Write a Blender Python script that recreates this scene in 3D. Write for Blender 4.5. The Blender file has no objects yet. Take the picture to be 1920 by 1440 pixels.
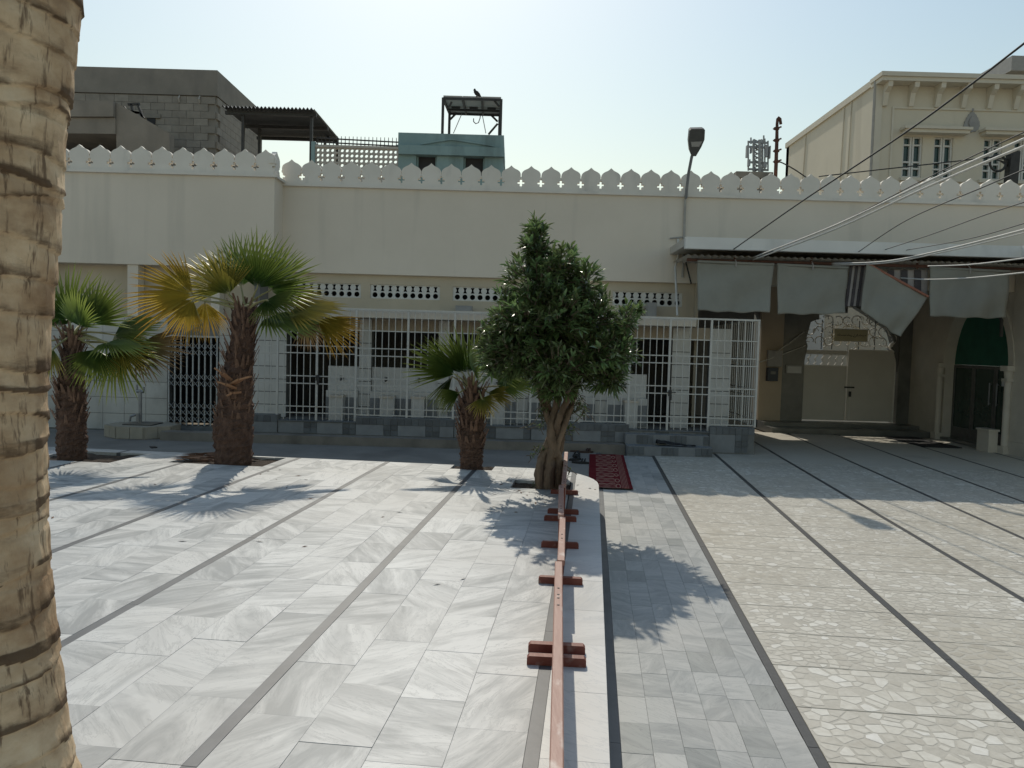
import bpy, math, random
import numpy as np
from mathutils import Vector, Matrix
random.seed(7); rng = np.random.default_rng(7)
sc = bpy.context.scene
COL = sc.collection
R_ = math.radians

# ------------------------------------------------------------------ camera
FPX = 1460.0; H = 1.80
_p = math.atan(74 / FPX); _r = 0.028
_F = np.array([0, math.cos(_p), -math.sin(_p)]); _R0 = np.array([1.0, 0, 0]); _U0 = np.array([0, math.sin(_p), math.cos(_p)])
_c = math.sqrt(1 - _r * _r); _R = _c * _R0 + _r * _U0; _U = _c * _U0 - _r * _R0
cam_d = bpy.data.cameras.new('camera'); cam = bpy.data.objects.new('camera', cam_d); COL.objects.link(cam)
cam_d.sensor_fit = 'HORIZONTAL'; cam_d.sensor_width = 36; cam_d.lens = FPX / 1920 * 36
cam_d.clip_start = 0.05; cam_d.clip_end = 2000
cam.matrix_world = Matrix(((_R[0], _U[0], -_F[0], 0), (_R[1], _U[1], -_F[1], 0), (_R[2], _U[2], -_F[2], H), (0, 0, 0, 1)))
sc.camera = cam

# ------------------------------------------------------------------ light
SUN_EL, SUN_AZ = R_(44), R_(-7.8)          # azimuth from +Y towards +X
w = bpy.data.worlds.new('World'); sc.world = w; w.use_nodes = True
nt = w.node_tree; bg = nt.nodes['Background']
sky = nt.nodes.new('ShaderNodeTexSky'); sky.sky_type = 'NISHITA'; sky.sun_disc = False
sky.sun_elevation = SUN_EL; sky.sun_rotation = SUN_AZ
sky.air_density = 2.0; sky.dust_density = 1.05; sky.ozone_density = 1.8; sky.altitude = 0
nt.links.new(sky.outputs[0], bg.inputs[0]); bg.inputs[1].default_value = 0.104
sun_d = bpy.data.lights.new('sun', 'SUN'); sun_d.energy = 2.5; sun_d.angle = R_(0.55); sun_d.color = (1.0, 0.93, 0.80)
sun = bpy.data.objects.new('sun', sun_d); COL.objects.link(sun)
S = Vector((math.sin(SUN_AZ) * math.cos(SUN_EL), math.cos(SUN_AZ) * math.cos(SUN_EL), math.sin(SUN_EL)))
sun.rotation_euler = S.to_track_quat('Z', 'Y').to_euler(); sun.location = S * 60
sc.view_settings.view_transform = 'Standard'; sc.view_settings.look = 'None'
sc.view_settings.exposure = 0.0; sc.view_settings.gamma = 1.0; sc.view_settings.use_curve_mapping = False

# ------------------------------------------------------------------ measuring helpers
def ray(x, y): return _F + (x - 960) / FPX * _R - (y - 720) / FPX * _U
def G(x, y, z=0.0):
    d = ray(x, y); t = (z - H) / d[2]; return np.array([d[0] * t, d[1] * t, z])
def W(x, y, Y):
    d = ray(x, y); t = Y / d[1]; return np.array([d[0] * t, Y, H + d[2] * t])
def X_(x, y, Y): return float(W(x, y, Y)[0])
def Z_(x, y, Y): return float(W(x, y, Y)[2])
_a = R_(5.86)                               # floor joints run a little off the facade's normal
D = np.array([math.sin(_a), math.cos(_a)]); C = np.array([math.cos(_a), -math.sin(_a)])
def UV(u, v): return (u * C[0] + v * D[0], u * C[1] + v * D[1])
def P3(u, v, z): q = UV(u, v); return (q[0], q[1], z)
def toUV(p): return float(p[0] * C[0] + p[1] * C[1]), float(p[0] * D[0] + p[1] * D[1])

# ------------------------------------------------------------------ mesh helpers
class MB:
    def __init__(s): s.v = []; s.f = []; s.att = None
    def add(s, vs, fs):
        b = len(s.v); s.v += [tuple(map(float, q)) for q in vs]; s.f += [tuple(i + b for i in f) for f in fs]; return s
    def box(s, x0, x1, y0, y1, z0, z1):
        x0, x1 = min(x0, x1), max(x0, x1); y0, y1 = min(y0, y1), max(y0, y1); z0, z1 = min(z0, z1), max(z0, z1)
        return s.add([(x0,y0,z0),(x1,y0,z0),(x1,y1,z0),(x0,y1,z0),(x0,y0,z1),(x1,y0,z1),(x1,y1,z1),(x0,y1,z1)],
                     [(0,3,2,1),(4,5,6,7),(0,1,5,4),(1,2,6,5),(2,3,7,6),(3,0,4,7)])
    def bar(s, a, b, w, h=None, up=(0,0,1)):       # square bar between two points
        a = Vector(a); b = Vector(b); h = h or w; d = (b - a).normalized(); up = Vector(up)
        if abs(d.dot(up)) > .98: up = Vector((0, 1, 0))
        r = d.cross(up).normalized() * (w / 2); u = r.cross(d).normalized() * (h / 2)
        return s.add([a-r-u, a+r-u, a+r+u, a-r+u, b-r-u, b+r-u, b+r+u, b-r+u],
                     [(0,1,2,3),(7,6,5,4),(0,4,5,1),(1,5,6,2),(2,6,7,3),(3,7,4,0)])
    def prism(s, pts, y0, y1):                     # polygon in x,z pulled along y
        n = len(pts)
        return s.add([(x, y0, z) for x, z in pts] + [(x, y1, z) for x, z in pts],
                     [tuple(range(n)), tuple(range(2*n-1, n-1, -1))] + [(i, i+n, (i+1) % n + n, (i+1) % n) for i in range(n)])
    def slab(s, pts, z0, z1):                      # polygon in x,y pulled along z
        n = len(pts)
        return s.add([(x, y, z0) for x, y in pts] + [(x, y, z1) for x, y in pts],
                     [tuple(range(n-1, -1, -1)), tuple(range(n, 2*n))] + [(i, (i+1) % n, (i+1) % n + n, i+n) for i in range(n)])
    def tube(s, pts, rad, n=8, cap=True, tw=0.0):
        pts = [Vector(p) for p in pts]; m = len(pts)
        if not hasattr(rad, '__len__'): rad = [rad] * m
        t0 = (pts[1] - pts[0]).normalized(); nrm = t0.orthogonal().normalized(); vs = []
        for i in range(m):
            t = (pts[min(i+1, m-1)] - pts[max(i-1, 0)]).normalized()
            nrm = (nrm - t * nrm.dot(t)).normalized(); bn = t.cross(nrm)
            for k in range(n):
                a = 2*math.pi*k/n + tw*i; vs.append(pts[i] + (nrm*math.cos(a) + bn*math.sin(a)) * rad[i])
        fs = [(i*n+k, i*n+(k+1) % n, (i+1)*n+(k+1) % n, (i+1)*n+k) for i in range(m-1) for k in range(n)]
        if cap: fs += [tuple(range(n-1, -1, -1)), tuple(range((m-1)*n, m*n))]
        return s.add(vs, fs)
    def hole(s, cx, cz, w, h, hp, y0, y1, N=32):   # rectangular cell w x h with a star-shaped hole hp(angle)->radius
        angs = sorted(set([2*math.pi*k/N for k in range(N)] + [math.atan2(sz*h, sx*w) % (2*math.pi) for sx in (-1,1) for sz in (-1,1)]))
        o = []; i_ = []
        for a in angs:
            ca, sa = math.cos(a), math.sin(a)
            t = min((w/2)/abs(ca) if abs(ca) > 1e-9 else 1e9, (h/2)/abs(sa) if abs(sa) > 1e-9 else 1e9)
            o.append((cx+ca*t, cz+sa*t)); r = min(hp(a), t*.98); i_.append((cx+ca*r, cz+sa*r))
        n = len(angs); vs = [(x,y0,z) for x,z in o]+[(x,y0,z) for x,z in i_]+[(x,y1,z) for x,z in o]+[(x,y1,z) for x,z in i_]
        fs = []
        for k in range(n):
            j = (k+1) % n
            fs += [(k, j, n+j, n+k), (2*n+k, 3*n+k, 3*n+j, 2*n+j), (n+k, n+j, 3*n+j, 3*n+k)]
        return s.add(vs, fs)
    def mesh(s, name, m, shift=(0,0,0), smooth=False):
        me = bpy.data.meshes.new(name); sh = np.array(shift)
        me.from_pydata((np.array(s.v) - sh).tolist() if s.v else [], [], s.f); me.update()
        if m: me.materials.append(m)
        if smooth: me.polygons.foreach_set('use_smooth', [True]*len(me.polygons))
        if s.att:
            for nm, dom, vals in s.att:
                at = me.attributes.new(nm, 'FLOAT', dom); at.data.foreach_set('value', np.array(vals, dtype=np.float32))
        return me
WL = {}
def _world(o): return np.array(WL.get(o.name, (0,0,0)))
def obj(name, mb, m, parent=None, smooth=False):
    if parent is None:
        a = np.array(mb.v); base = np.array([(a[:,0].min()+a[:,0].max())/2, (a[:,1].min()+a[:,1].max())/2, a[:,2].min()])
    else: base = _world(parent)
    o = bpy.data.objects.new(name, mb.mesh(name, m, base, smooth)); COL.objects.link(o)
    if parent is None: o.location = base.tolist()
    else: o.parent = parent
    WL[o.name] = base; return o
def share(name, me, loc, parent=None, rz=0.0):     # a piece that shares mesh data
    o = bpy.data.objects.new(name, me); COL.objects.link(o)
    if parent: o.parent = parent; o.location = (np.array(loc) - _world(parent)).tolist()
    else: o.location = loc
    o.rotation_euler = (0, 0, rz); WL[o.name] = np.array(loc); return o
def tag(o, label, cat, group=None):
    o['label'] = label; o['category'] = cat
    if group: o['group'] = group
    return o
def thing(name, label, cat, loc, group=None):
    o = bpy.data.objects.new(name, None); COL.objects.link(o); o.location = [float(q) for q in loc]; o.empty_display_size = .2
    WL[o.name] = np.array(loc, dtype=float); return tag(o, label, cat, group)
def struct(o): o['kind'] = 'structure'; return o
def stuff(o): o['kind'] = 'stuff'; return o
def boxmesh(name, m, w, d, h, bev=0.0):            # centred in x,y, standing on z=0 ; optional bevelled top rim
    b = MB()
    if bev:
        pts = [(-w/2,-d/2),(w/2,-d/2),(w/2,d/2),(-w/2,d/2)]; k = bev
        ins = [(-w/2+k,-d/2+k),(w/2-k,-d/2+k),(w/2-k,d/2-k),(-w/2+k,d/2-k)]
        b.add([(x,y,0) for x,y in pts]+[(x,y,h-k) for x,y in pts]+[(x,y,h) for x,y in ins],
              [(3,2,1,0),(8,9,10,11)]+[(i,(i+1)%4,(i+1)%4+4,i+4) for i in range(4)]+[(i+4,(i+1)%4+4,(i+1)%4+8,i+8) for i in range(4)])
    else: b.box(-w/2,w/2,-d/2,d/2,0,h)
    return b.mesh(name, m)
def clip(poly, a, b, c):                           # keep a*x+b*y<=c
    out = []; n = len(poly)
    for i in range(n):
        p, q = poly[i], poly[(i+1) % n]; dp = a*p[0]+b*p[1]-c; dq = a*q[0]+b*q[1]-c
        if dp <= 0: out.append(p)
        if (dp < 0 < dq) or (dq < 0 < dp): t = dp/(dp-dq); out.append((p[0]+t*(q[0]-p[0]), p[1]+t*(q[1]-p[1])))
    return out

# ------------------------------------------------------------------ materials
def _n(nt, t, **k):
    n = nt.nodes.new(t)
    for a, b in k.items(): setattr(n, a, b)
    return n
def ramp(nt, stops):
    r = _n(nt, 'ShaderNodeValToRGB'); e = r.color_ramp.elements
    while len(e) < len(stops): e.new(.5)
    for i, (p, c) in enumerate(stops): e[i].position = p; e[i].color = (*c, 1) if len(c) == 3 else c
    return r
def g3(v): return (v, v, v)
def pm(name, c1, c2=None, scale=3.0, rough=.7, bump=.15, bscale=None, detail=6, metal=0.0, stains=None, stretch=(1,1,1), spec=.5, rnd=0.0, lo=.3, hi=.7, transl=0.0, bdist=.01):
    m = bpy.data.materials.new(name); m.use_nodes = True; nt = m.node_tree; L = nt.links; b = nt.nodes['Principled BSDF']
    b.inputs['Roughness'].default_value = rough; b.inputs['Metallic'].default_value = metal; b.inputs['Specular IOR Level'].default_value = spec
    geo = _n(nt, 'ShaderNodeNewGeometry'); mp = _n(nt, 'ShaderNodeMapping'); mp.inputs['Scale'].default_value = stretch
    L.new(geo.outputs['Position'], mp.inputs['Vector'])
    no = _n(nt, 'ShaderNodeTexNoise'); no.inputs['Scale'].default_value = scale; no.inputs['Detail'].default_value = detail; no.inputs['Roughness'].default_value = .62
    L.new(mp.outputs[0], no.inputs['Vector'])
    c2 = c2 or tuple(q*.8 for q in c1)
    r = ramp(nt, [(lo, c2), (hi, c1)]); L.new(no.outputs[0], r.inputs[0]); col = r.outputs[0]
    if stains:                                     # (colour, scale, threshold, stretch, amount)
        sc_, ss, th, st, am = stains
        mp2 = _n(nt, 'ShaderNodeMapping'); mp2.inputs['Scale'].default_value = st; L.new(geo.outputs['Position'], mp2.inputs['Vector'])
        n2 = _n(nt, 'ShaderNodeTexNoise'); n2.inputs['Scale'].default_value = ss; n2.inputs['Detail'].default_value = 8; L.new(mp2.outputs[0], n2.inputs['Vector'])
        r2 = ramp(nt, [(th, g3(0)), (min(th+.18, 1), g3(am))]); L.new(n2.outputs[0], r2.inputs[0])
        mx = _n(nt, 'ShaderNodeMixRGB'); L.new(r2.outputs[0], mx.inputs[0]); L.new(col, mx.inputs[1]); mx.inputs[2].default_value = (*sc_, 1); col = mx.outputs[0]
    if rnd:
        oi = _n(nt, 'ShaderNodeObjectInfo'); mr = _n(nt, 'ShaderNodeMapRange'); mr.inputs[3].default_value = 1-rnd; mr.inputs[4].default_value = 1+rnd
        L.new(oi.outputs['Random'], mr.inputs[0]); hs = _n(nt, 'ShaderNodeHueSaturation'); L.new(mr.outputs[0], hs.inputs['Value']); L.new(col, hs.inputs['Color']); col = hs.outputs[0]
    L.new(col, b.inputs['Base Color'])
    if bump:
        nb = _n(nt, 'ShaderNodeTexNoise'); nb.inputs['Scale'].default_value = bscale or scale*6; nb.inputs['Detail'].default_value = 5; L.new(mp.outputs[0], nb.inputs['Vector'])
        bp = _n(nt, 'ShaderNodeBump'); bp.inputs['Strength'].default_value = bump; bp.inputs['Distance'].default_value = bdist
        L.new(nb.outputs[0], bp.inputs['Height']); L.new(bp.outputs[0], b.inputs['Normal'])
    return m
def marble(name, white, grey, vein, rough=.3, scale=1.0, var=.12, dark=.0):
    m = bpy.data.materials.new(name); m.use_nodes = True; nt = m.node_tree; L = nt.links; b = nt.nodes['Principled BSDF']
    geo = _n(nt, 'ShaderNodeNewGeometry'); oi = _n(nt, 'ShaderNodeObjectInfo')
    ang = _n(nt, 'ShaderNodeMath', operation='MULTIPLY'); ang.inputs[1].default_value = 37.0; L.new(oi.outputs['Random'], ang.inputs[0])
    off = _n(nt, 'ShaderNodeVectorMath', operation='SCALE'); off.inputs[0].default_value = (91, 57, 23); L.new(oi.outputs['Random'], off.inputs['Scale'])
    vr = _n(nt, 'ShaderNodeVectorRotate', rotation_type='Z_AXIS'); L.new(geo.outputs['Position'], vr.inputs['Vector']); L.new(ang.outputs[0], vr.inputs['Angle'])
    ad = _n(nt, 'ShaderNodeVectorMath', operation='ADD'); L.new(vr.outputs[0], ad.inputs[0]); L.new(off.outputs[0], ad.inputs[1])
    mp = _n(nt, 'ShaderNodeMapping'); mp.inputs['Scale'].default_value = (1.3*scale, 5.5*scale, 3); L.new(ad.outputs[0], mp.inputs['Vector'])
    n1 = _n(nt, 'ShaderNodeTexNoise'); n1.inputs['Scale'].default_value = 1.5; n1.inputs['Detail'].default_value = 9; n1.inputs['Roughness'].default_value = .6; n1.inputs['Distortion'].default_value = 1.0
    L.new(mp.outputs[0], n1.inputs['Vector'])
    shf = _n(nt, 'ShaderNodeMath', operation='MULTIPLY_ADD'); wn0 = _n(nt, 'ShaderNodeTexWhiteNoise', noise_dimensions='1D'); a17 = _n(nt, 'ShaderNodeMath', operation='ADD'); a17.inputs[1].default_value = 17.3; L.new(oi.outputs['Random'], a17.inputs[0]); L.new(a17.outputs[0], wn0.inputs['W'])
    L.new(wn0.outputs['Value'], shf.inputs[0]); shf.inputs[1].default_value = .24; shf.inputs[2].default_value = -.11; ad1 = _n(nt, 'ShaderNodeMath', operation='ADD'); L.new(n1.outputs[0], ad1.inputs[0]); L.new(shf.outputs[0], ad1.inputs[1])
    r1 = ramp(nt, [(.32, grey), (.47, tuple(.45*a+.55*c for a, c in zip(grey, white))), (.6, white)]); L.new(ad1.outputs[0], r1.inputs[0])
    n2 = _n(nt, 'ShaderNodeTexNoise'); n2.inputs['Scale'].default_value = 1.1; n2.inputs['Detail'].default_value = 10; n2.inputs['Roughness'].default_value = .7; n2.inputs['Distortion'].default_value = 2.2
    L.new(mp.outputs[0], n2.inputs['Vector'])
    r2 = ramp(nt, [(.485, g3(0)), (.5, g3(.55)), (.515, g3(0))]); L.new(n2.outputs[0], r2.inputs[0])
    mx = _n(nt, 'ShaderNodeMixRGB'); L.new(r2.outputs[0], mx.inputs[0]); L.new(r1.outputs[0], mx.inputs[1]); mx.inputs[2].default_value = (*vein, 1)
    mr = _n(nt, 'ShaderNodeMapRange'); mr.inputs[3].default_value = 1-var; mr.inputs[4].default_value = 1+var*.7
    wn = _n(nt, 'ShaderNodeTexWhiteNoise', noise_dimensions='1D'); L.new(oi.outputs['Random'], wn.inputs['W']); src = wn.outputs['Value']
    if dark:                                       # a few tiles are cut from a darker block
        pw = _n(nt, 'ShaderNodeMath', operation='GREATER_THAN'); pw.inputs[1].default_value = 1-dark; L.new(src, pw.inputs[0])
        mdk = _n(nt, 'ShaderNodeMixRGB', blend_type='MULTIPLY'); L.new(pw.outputs[0], mdk.inputs[0]); L.new(mx.outputs[0], mdk.inputs[1]); mdk.inputs[2].default_value = (.68,.70,.70,1); mx = mdk
    L.new(src, mr.inputs[0])
    hs = _n(nt, 'ShaderNodeHueSaturation'); L.new(mr.outputs[0], hs.inputs['Value']); L.new(mx.outputs[0], hs.inputs['Color'])
    # dust lying on the floor
    nd = _n(nt, 'ShaderNodeTexNoise'); nd.inputs['Scale'].default_value = .9; nd.inputs['Detail'].default_value = 7; L.new(geo.outputs['Position'], nd.inputs['Vector'])
    rd = ramp(nt, [(.42, g3(0)), (.72, g3(.42))]); L.new(nd.outputs[0], rd.inputs[0])
    mx3 = _n(nt, 'ShaderNodeMixRGB'); L.new(rd.outputs[0], mx3.inputs[0]); L.new(hs.outputs[0], mx3.inputs[1]); mx3.inputs[2].default_value = (.50,.47,.42,1)
    L.new(mx3.outputs[0], b.inputs['Base Color'])
    rr = _n(nt, 'ShaderNodeMapRange'); rr.inputs[3].default_value = rough; rr.inputs[4].default_value = rough+.3; L.new(nd.outputs[0], rr.inputs[0]); L.new(rr.outputs[0], b.inputs['Roughness'])
    return m
def leafmat(name, base, tip, tp=.62, rough=.45, trans=.35, var=.2, pw=1.0, hue=0.0):
    m = bpy.data.materials.new(name); m.use_nodes = True; nt = m.node_tree; L = nt.links; b = nt.nodes['Principled BSDF']; out = nt.nodes['Material Output']
    at = _n(nt, 'ShaderNodeAttribute'); at.attribute_name = 'tt'; av = _n(nt, 'ShaderNodeAttribute'); av.attribute_name = 'vv'
    r = ramp(nt, [(tp-.35, base), (min(1, tp+.3), tip)]); L.new(at.outputs['Fac'], r.inputs[0])
    mr = _n(nt, 'ShaderNodeMapRange'); mr.inputs[3].default_value = 1-var; mr.inputs[4].default_value = 1+var; L.new(av.outputs['Fac'], mr.inputs[0])
    hs = _n(nt, 'ShaderNodeHueSaturation'); L.new(mr.outputs[0], hs.inputs['Value']); L.new(r.outputs[0], hs.inputs['Color'])
    L.new(hs.outputs[0], b.inputs['Base Color']); b.inputs['Roughness'].default_value = rough; b.inputs['Specular IOR Level'].default_value = .7
    tr = _n(nt, 'ShaderNodeBsdfTranslucent'); L.new(hs.outputs[0], tr.inputs['Color'])
    mx = _n(nt, 'ShaderNodeMixShader'); mx.inputs[0].default_value = trans
    if hue:
        hr = _n(nt, 'ShaderNodeMapRange'); hr.inputs[3].default_value = .5-hue; hr.inputs[4].default_value = .5+hue*.4; L.new(av.outputs['Fac'], hr.inputs[0]); L.new(hr.outputs[0], hs.inputs['Hue'])
    L.new(b.outputs[0], mx.inputs[1]); L.new(tr.outputs[0], mx.inputs[2]); L.new(mx.outputs[0], out.inputs[0])
    return m

M = {}
M['marble'] = marble('white_marble', (.605,.605,.58), (.265,.28,.28), (.20,.215,.22), .38, .85, .06)
M['marble_edge'] = marble('border_marble', (.68,.67,.64), (.56,.555,.53), (.40,.42,.43), .34, .7, .05)
M['greymarble'] = marble('grey_marble', (.44,.44,.415), (.29,.30,.29), (.18,.195,.195), .36, 1.3, .06, .08)
M['darkstrip'] = pm('dark_strip', (.135,.14,.145), (.085,.09,.095), 4, .45, .05)
M['darkstrip2'] = pm('dark_terrazzo_strip', (.07,.07,.068), (.045,.045,.045), 30, .5, .1)
M['grout'] = pm('tile_grout', (.50,.485,.45), (.40,.39,.36), 5, .85, .1)
M['yardgrout'] = pm('yard_joint', (.20,.18,.15), (.13,.118,.10), 12, .9, .2)
M['slab'] = pm('terrazzo_matrix', (.56,.52,.44), (.45,.42,.35), 38, .6, .1, stains=((.2,.18,.15), 1.4, .55, (1,1,1), .3))
M['concrete_floor'] = pm('concrete_floor', (.27,.25,.22), (.19,.175,.155), 1.5, .85, .2, stains=((.10,.09,.08), .8, .55, (1,1,1), .5))
M['ground'] = pm('ground_dust', (.30,.26,.2), (.22,.19,.15), .3, .95, .2)
M['soil'] = pm('soil', (.10,.07,.05), (.04,.03,.022), 18, .95, .8, bdist=.03)
M['plaster'] = pm('white_plaster', (.74,.66,.55), (.68,.605,.50), .8, .8, .08, 60, stains=((.44,.405,.34), 1.1, .58, (2.2,1,.16), .42))
M['parapet'] = pm('parapet_paint', (.76,.71,.63), (.69,.64,.56), 2.2, .75, .1, 50, stains=((.34,.33,.31), 2.0, .6, (1.5,1,.5), .4))
M['beige'] = pm('beige_plaster', (.56,.48,.36), (.49,.42,.31), 1.5, .85, .1, 40, stains=((.25,.22,.18), 1.5, .6, (1.5,1,.4), .4))
M['beige2'] = pm('sand_lintel', (.47,.39,.29), (.41,.34,.25), 2, .8, .1)
M['walltile'] = pm('white_wall_tile', (.66,.645,.605), (.56,.55,.515), 3, .35, .03, rnd=.05, stains=((.35,.33,.3), 2.5, .6, (1,1,.6), .4))
M['walltile_far'] = pm('old_wall_tile', (.56,.55,.51), (.46,.45,.415), 2, .45, .03, rnd=.05, stains=((.22,.21,.19), 1.6, .52, (1,1,.7), .6))
M['wallgrout'] = pm('wall_grout', (.22,.22,.21), (.15,.15,.14), 6, .9, .1)
M['plinth_dark'] = pm('slate_tile', (.13,.145,.155), (.09,.10,.11), 9, .4, .05, rnd=.2)
M['plinth_grey'] = pm('grey_tile', (.25,.265,.275), (.19,.20,.21), 5, .4, .05, rnd=.1)
M['ironwhite'] = pm('white_painted_iron', (.62,.60,.55), (.53,.51,.465), 6, .45, .05, stains=((.24,.14,.08), 9, .66, (1,1,1), .7))
M['irongrey'] = pm('grey_painted_iron', (.50,.50,.48), (.40,.40,.385), 8, .5, .05, stains=((.2,.12,.07), 9, .66, (1,1,1), .6))
M['dark'] = pm('dark_interior', (.05,.05,.052), (.03,.03,.032), 1.2, .9, 0)
M['inner'] = pm('inner_wall', (.20,.195,.185), (.14,.135,.13), 1.2, .8, .05)
M['redwood'] = pm('red_painted_wood', (.24,.065,.04), (.16,.04,.026), 5, .45, .15, 30, stretch=(1,.25,1), stains=((.42,.30,.25), 11, .58, (1,.5,1), .8))
M['redtop'] = pm('worn_red_wood_top', (.41,.235,.185), (.34,.175,.13), 6, .5, .2, 40, stretch=(1,.2,1), stains=((.66,.55,.48), 16, .565, (1,.45,1), .9))
M['blockwall'] = pm('cement_block', (.33,.295,.25), (.25,.225,.19), 4, .95, .5, 30, rnd=.10)
M['cement'] = pm('cement_render', (.30,.27,.23), (.22,.20,.17), 1.2, .95, .3, 12, stains=((.13,.12,.11), .9, .5, (1,1,.3), .6))
M['teal'] = pm('teal_paint', (.27,.385,.39), (.21,.315,.32), 1.5, .8, .1, stains=((.10,.14,.14), 1.4, .55, (1.5,1,.3), .6))
M['cream'] = pm('cream_render', (.66,.605,.485), (.60,.55,.44), .7, .85, .08, stains=((.36,.32,.25), .7, .58, (1.5,1.5,.2), .45))
M['creamtrim'] = pm('cream_trim', (.67,.62,.51), (.60,.555,.455), 1.5, .8, .08)
M['lattice'] = pm('lattice_cement', (.50,.47,.42), (.40,.375,.335), 3, .9, .15)
M['darkmetal'] = pm('dark_steel', (.06,.058,.055), (.035,.034,.033), 8, .55, .05, metal=.3)
M['sheet'] = pm('grey_corrugated_sheet', (.115,.12,.125), (.075,.08,.085), 3, .5, .05, metal=.4)
M['galv'] = pm('galvanised_steel', (.34,.345,.35), (.25,.255,.26), 6, .45, .05, metal=.5)
M['antenna'] = pm('antenna_grey', (.34,.35,.36), (.28,.29,.3), 3, .6, 0)
M['solarback'] = pm('panel_backsheet', (.40,.38,.36), (.33,.31,.29), 2, .6, 0)
M['feather'] = pm('dark_feathers', (.035,.03,.028), (.015,.014,.013), 30, .7, .2)
M['lamp'] = pm('lamp_housing', (.10,.10,.095), (.07,.07,.065), 8, .5, .05)
M['lampglass'] = pm('lamp_glass', (.42,.41,.38), (.32,.31,.29), 6, .25, 0)
M['rust'] = pm('rusty_pipe', (.13,.055,.035), (.06,.028,.02), 12, .85, .3)
M['awning'] = pm('grey_awning_cloth', (.30,.30,.265), (.25,.25,.22), 1.8, .85, .12, 90, stains=((.14,.145,.14), 1.2, .56, (1,1,.4), .4))
M['awnedge'] = pm('red_awning_hem', (.42,.19,.13), (.3,.12,.08), 8, .8, .1)
M['clothd'] = pm('dark_stripe_cloth', (.10,.09,.095), (.06,.055,.06), 8, .9, .1)
M['clothl'] = pm('pale_stripe_cloth', (.42,.39,.38), (.33,.31,.3), 8, .9, .1)
M['slabpaint'] = pm('canopy_paint', (.76,.75,.71), (.67,.66,.625), 1.5, .7, .08, stains=((.30,.31,.3), 1.6, .56, (1,1,.6), .45))
M['soffit'] = pm('canopy_soffit', (.58,.54,.47), (.48,.445,.385), 2, .85, .1)
M['corr'] = pm('corrugated_liner', (.58,.54,.46), (.48,.44,.375), 3, .7, .05)
M['darkstone'] = pm('dark_green_marble', (.17,.17,.155), (.085,.088,.08), 2.2, .3, .03, stains=((.2,.2,.19), 2.4, .6, (1,1,.5), .5))
M['creamstone'] = pm('cream_stone', (.60,.545,.455), (.50,.455,.38), 3, .6, .06)
M['gatepaint'] = pm('grey_gate_sheet', (.60,.565,.50), (.53,.50,.44), 1.4, .5, .03)
M['gatetrim'] = pm('pale_gate_trim', (.74,.71,.64), (.62,.59,.53), 8, .5, .05)
M['brass'] = pm('sign_brass', (.55,.49,.30), (.47,.42,.25), 4, .5, .03)
M['ink'] = pm('dark_lettering', (.03,.025,.02), (.02,.018,.015), 4, .6, 0)
M['greencloth'] = pm('dark_green_cloth', (.025,.13,.085), (.018,.09,.06), 3, .8, .1)
M['greenglass'] = pm('green_door_glass', (.02,.05,.04), (.014,.035,.028), 2, .15, 0)
M['alu'] = pm('aluminium', (.16,.16,.155), (.12,.12,.115), 8, .4, 0, metal=.5)
M['bluebox'] = pm('dark_blue_box', (.035,.045,.06), (.025,.032,.045), 5, .5, .02)
M['metalbox'] = pm('grey_metal_box', (.33,.32,.3), (.26,.25,.24), 5, .5, .02)
M['paper'] = pm('white_notice', (.6,.6,.58), (.52,.52,.5), 5, .7, 0)
M['black'] = pm('black_rubber', (.02,.02,.021), (.012,.012,.013), 10, .6, .1)
M['leather'] = pm('brown_leather', (.07,.035,.022), (.04,.02,.014), 14, .55, .1)
M['cabledark'] = pm('black_cable', (.025,.025,.026), (.018,.018,.018), 8, .6, 0)
M['cablewhite'] = pm('white_cable', (.62,.61,.56), (.52,.5,.46), 8, .6, 0)
M['pvc'] = pm('grey_conduit', (.42,.40,.36), (.33,.31,.28), 6, .6, .03)
M['kerbstone'] = pm('stained_kerb', (.27,.24,.2), (.18,.16,.135), 2.5, .85, .2, stains=((.1,.085,.07), 2, .52, (1,1,1), .6))
M['planter'] = pm('stone_planter', (.42,.37,.29), (.33,.29,.225), 4, .8, .15, stains=((.2,.16,.12), 4, .56, (1,1,1), .6))
M['cloth_black'] = pm('black_cloth', (.022,.022,.024), (.014,.014,.015), 10, .9, .2)
M['shutter'] = pm('white_window_frame', (.66,.65,.61), (.58,.57,.53), 4, .6, .03)
M['glass'] = pm('window_glass', (.02,.06,.055), (.012,.035,.035), 1.2, .12, 0)
M['fibre'] = pm('palm_fibre', (.15,.085,.058), (.06,.033,.023), 16, .95, .9, 50, bdist=.03, stretch=(1,1,.5))
M['stub'] = pm('palm_stub', (.22,.13,.085), (.09,.05,.034), 12, .85, .3)
M['drypet'] = pm('dry_petiole', (.38,.20,.10), (.25,.12,.06), 9, .7, .2)
M['petiole'] = pm('petiole', (.30,.29,.13), (.22,.20,.09), 6, .6, .05)
M['bark'] = pm('twisted_bark', (.25,.175,.115), (.085,.056,.036), 9, .9, .8, 30, stretch=(1,1,.35), bdist=.03)
M['twig'] = pm('twig', (.16,.12,.08), (.1,.07,.05), 8, .8, .2)
M['f_green'] = leafmat('frond_green', (.065,.125,.025), (.24,.29,.06), .55, .42, .48)
M['f_mix'] = leafmat('frond_yellowing', (.16,.19,.04), (.46,.37,.08), .5, .42, .5)
M['f_yel'] = leafmat('frond_yellow', (.46,.37,.065), (.56,.34,.07), .7, .42, .5)
M['f_brown'] = leafmat('frond_drying', (.26,.24,.10), (.34,.23,.12), .5, trans=.4)
M['leaf'] = leafmat('oleander_leaf', (.09,.14,.055), (.13,.19,.07), .5, .25, .38, .55, hue=.035)

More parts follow.
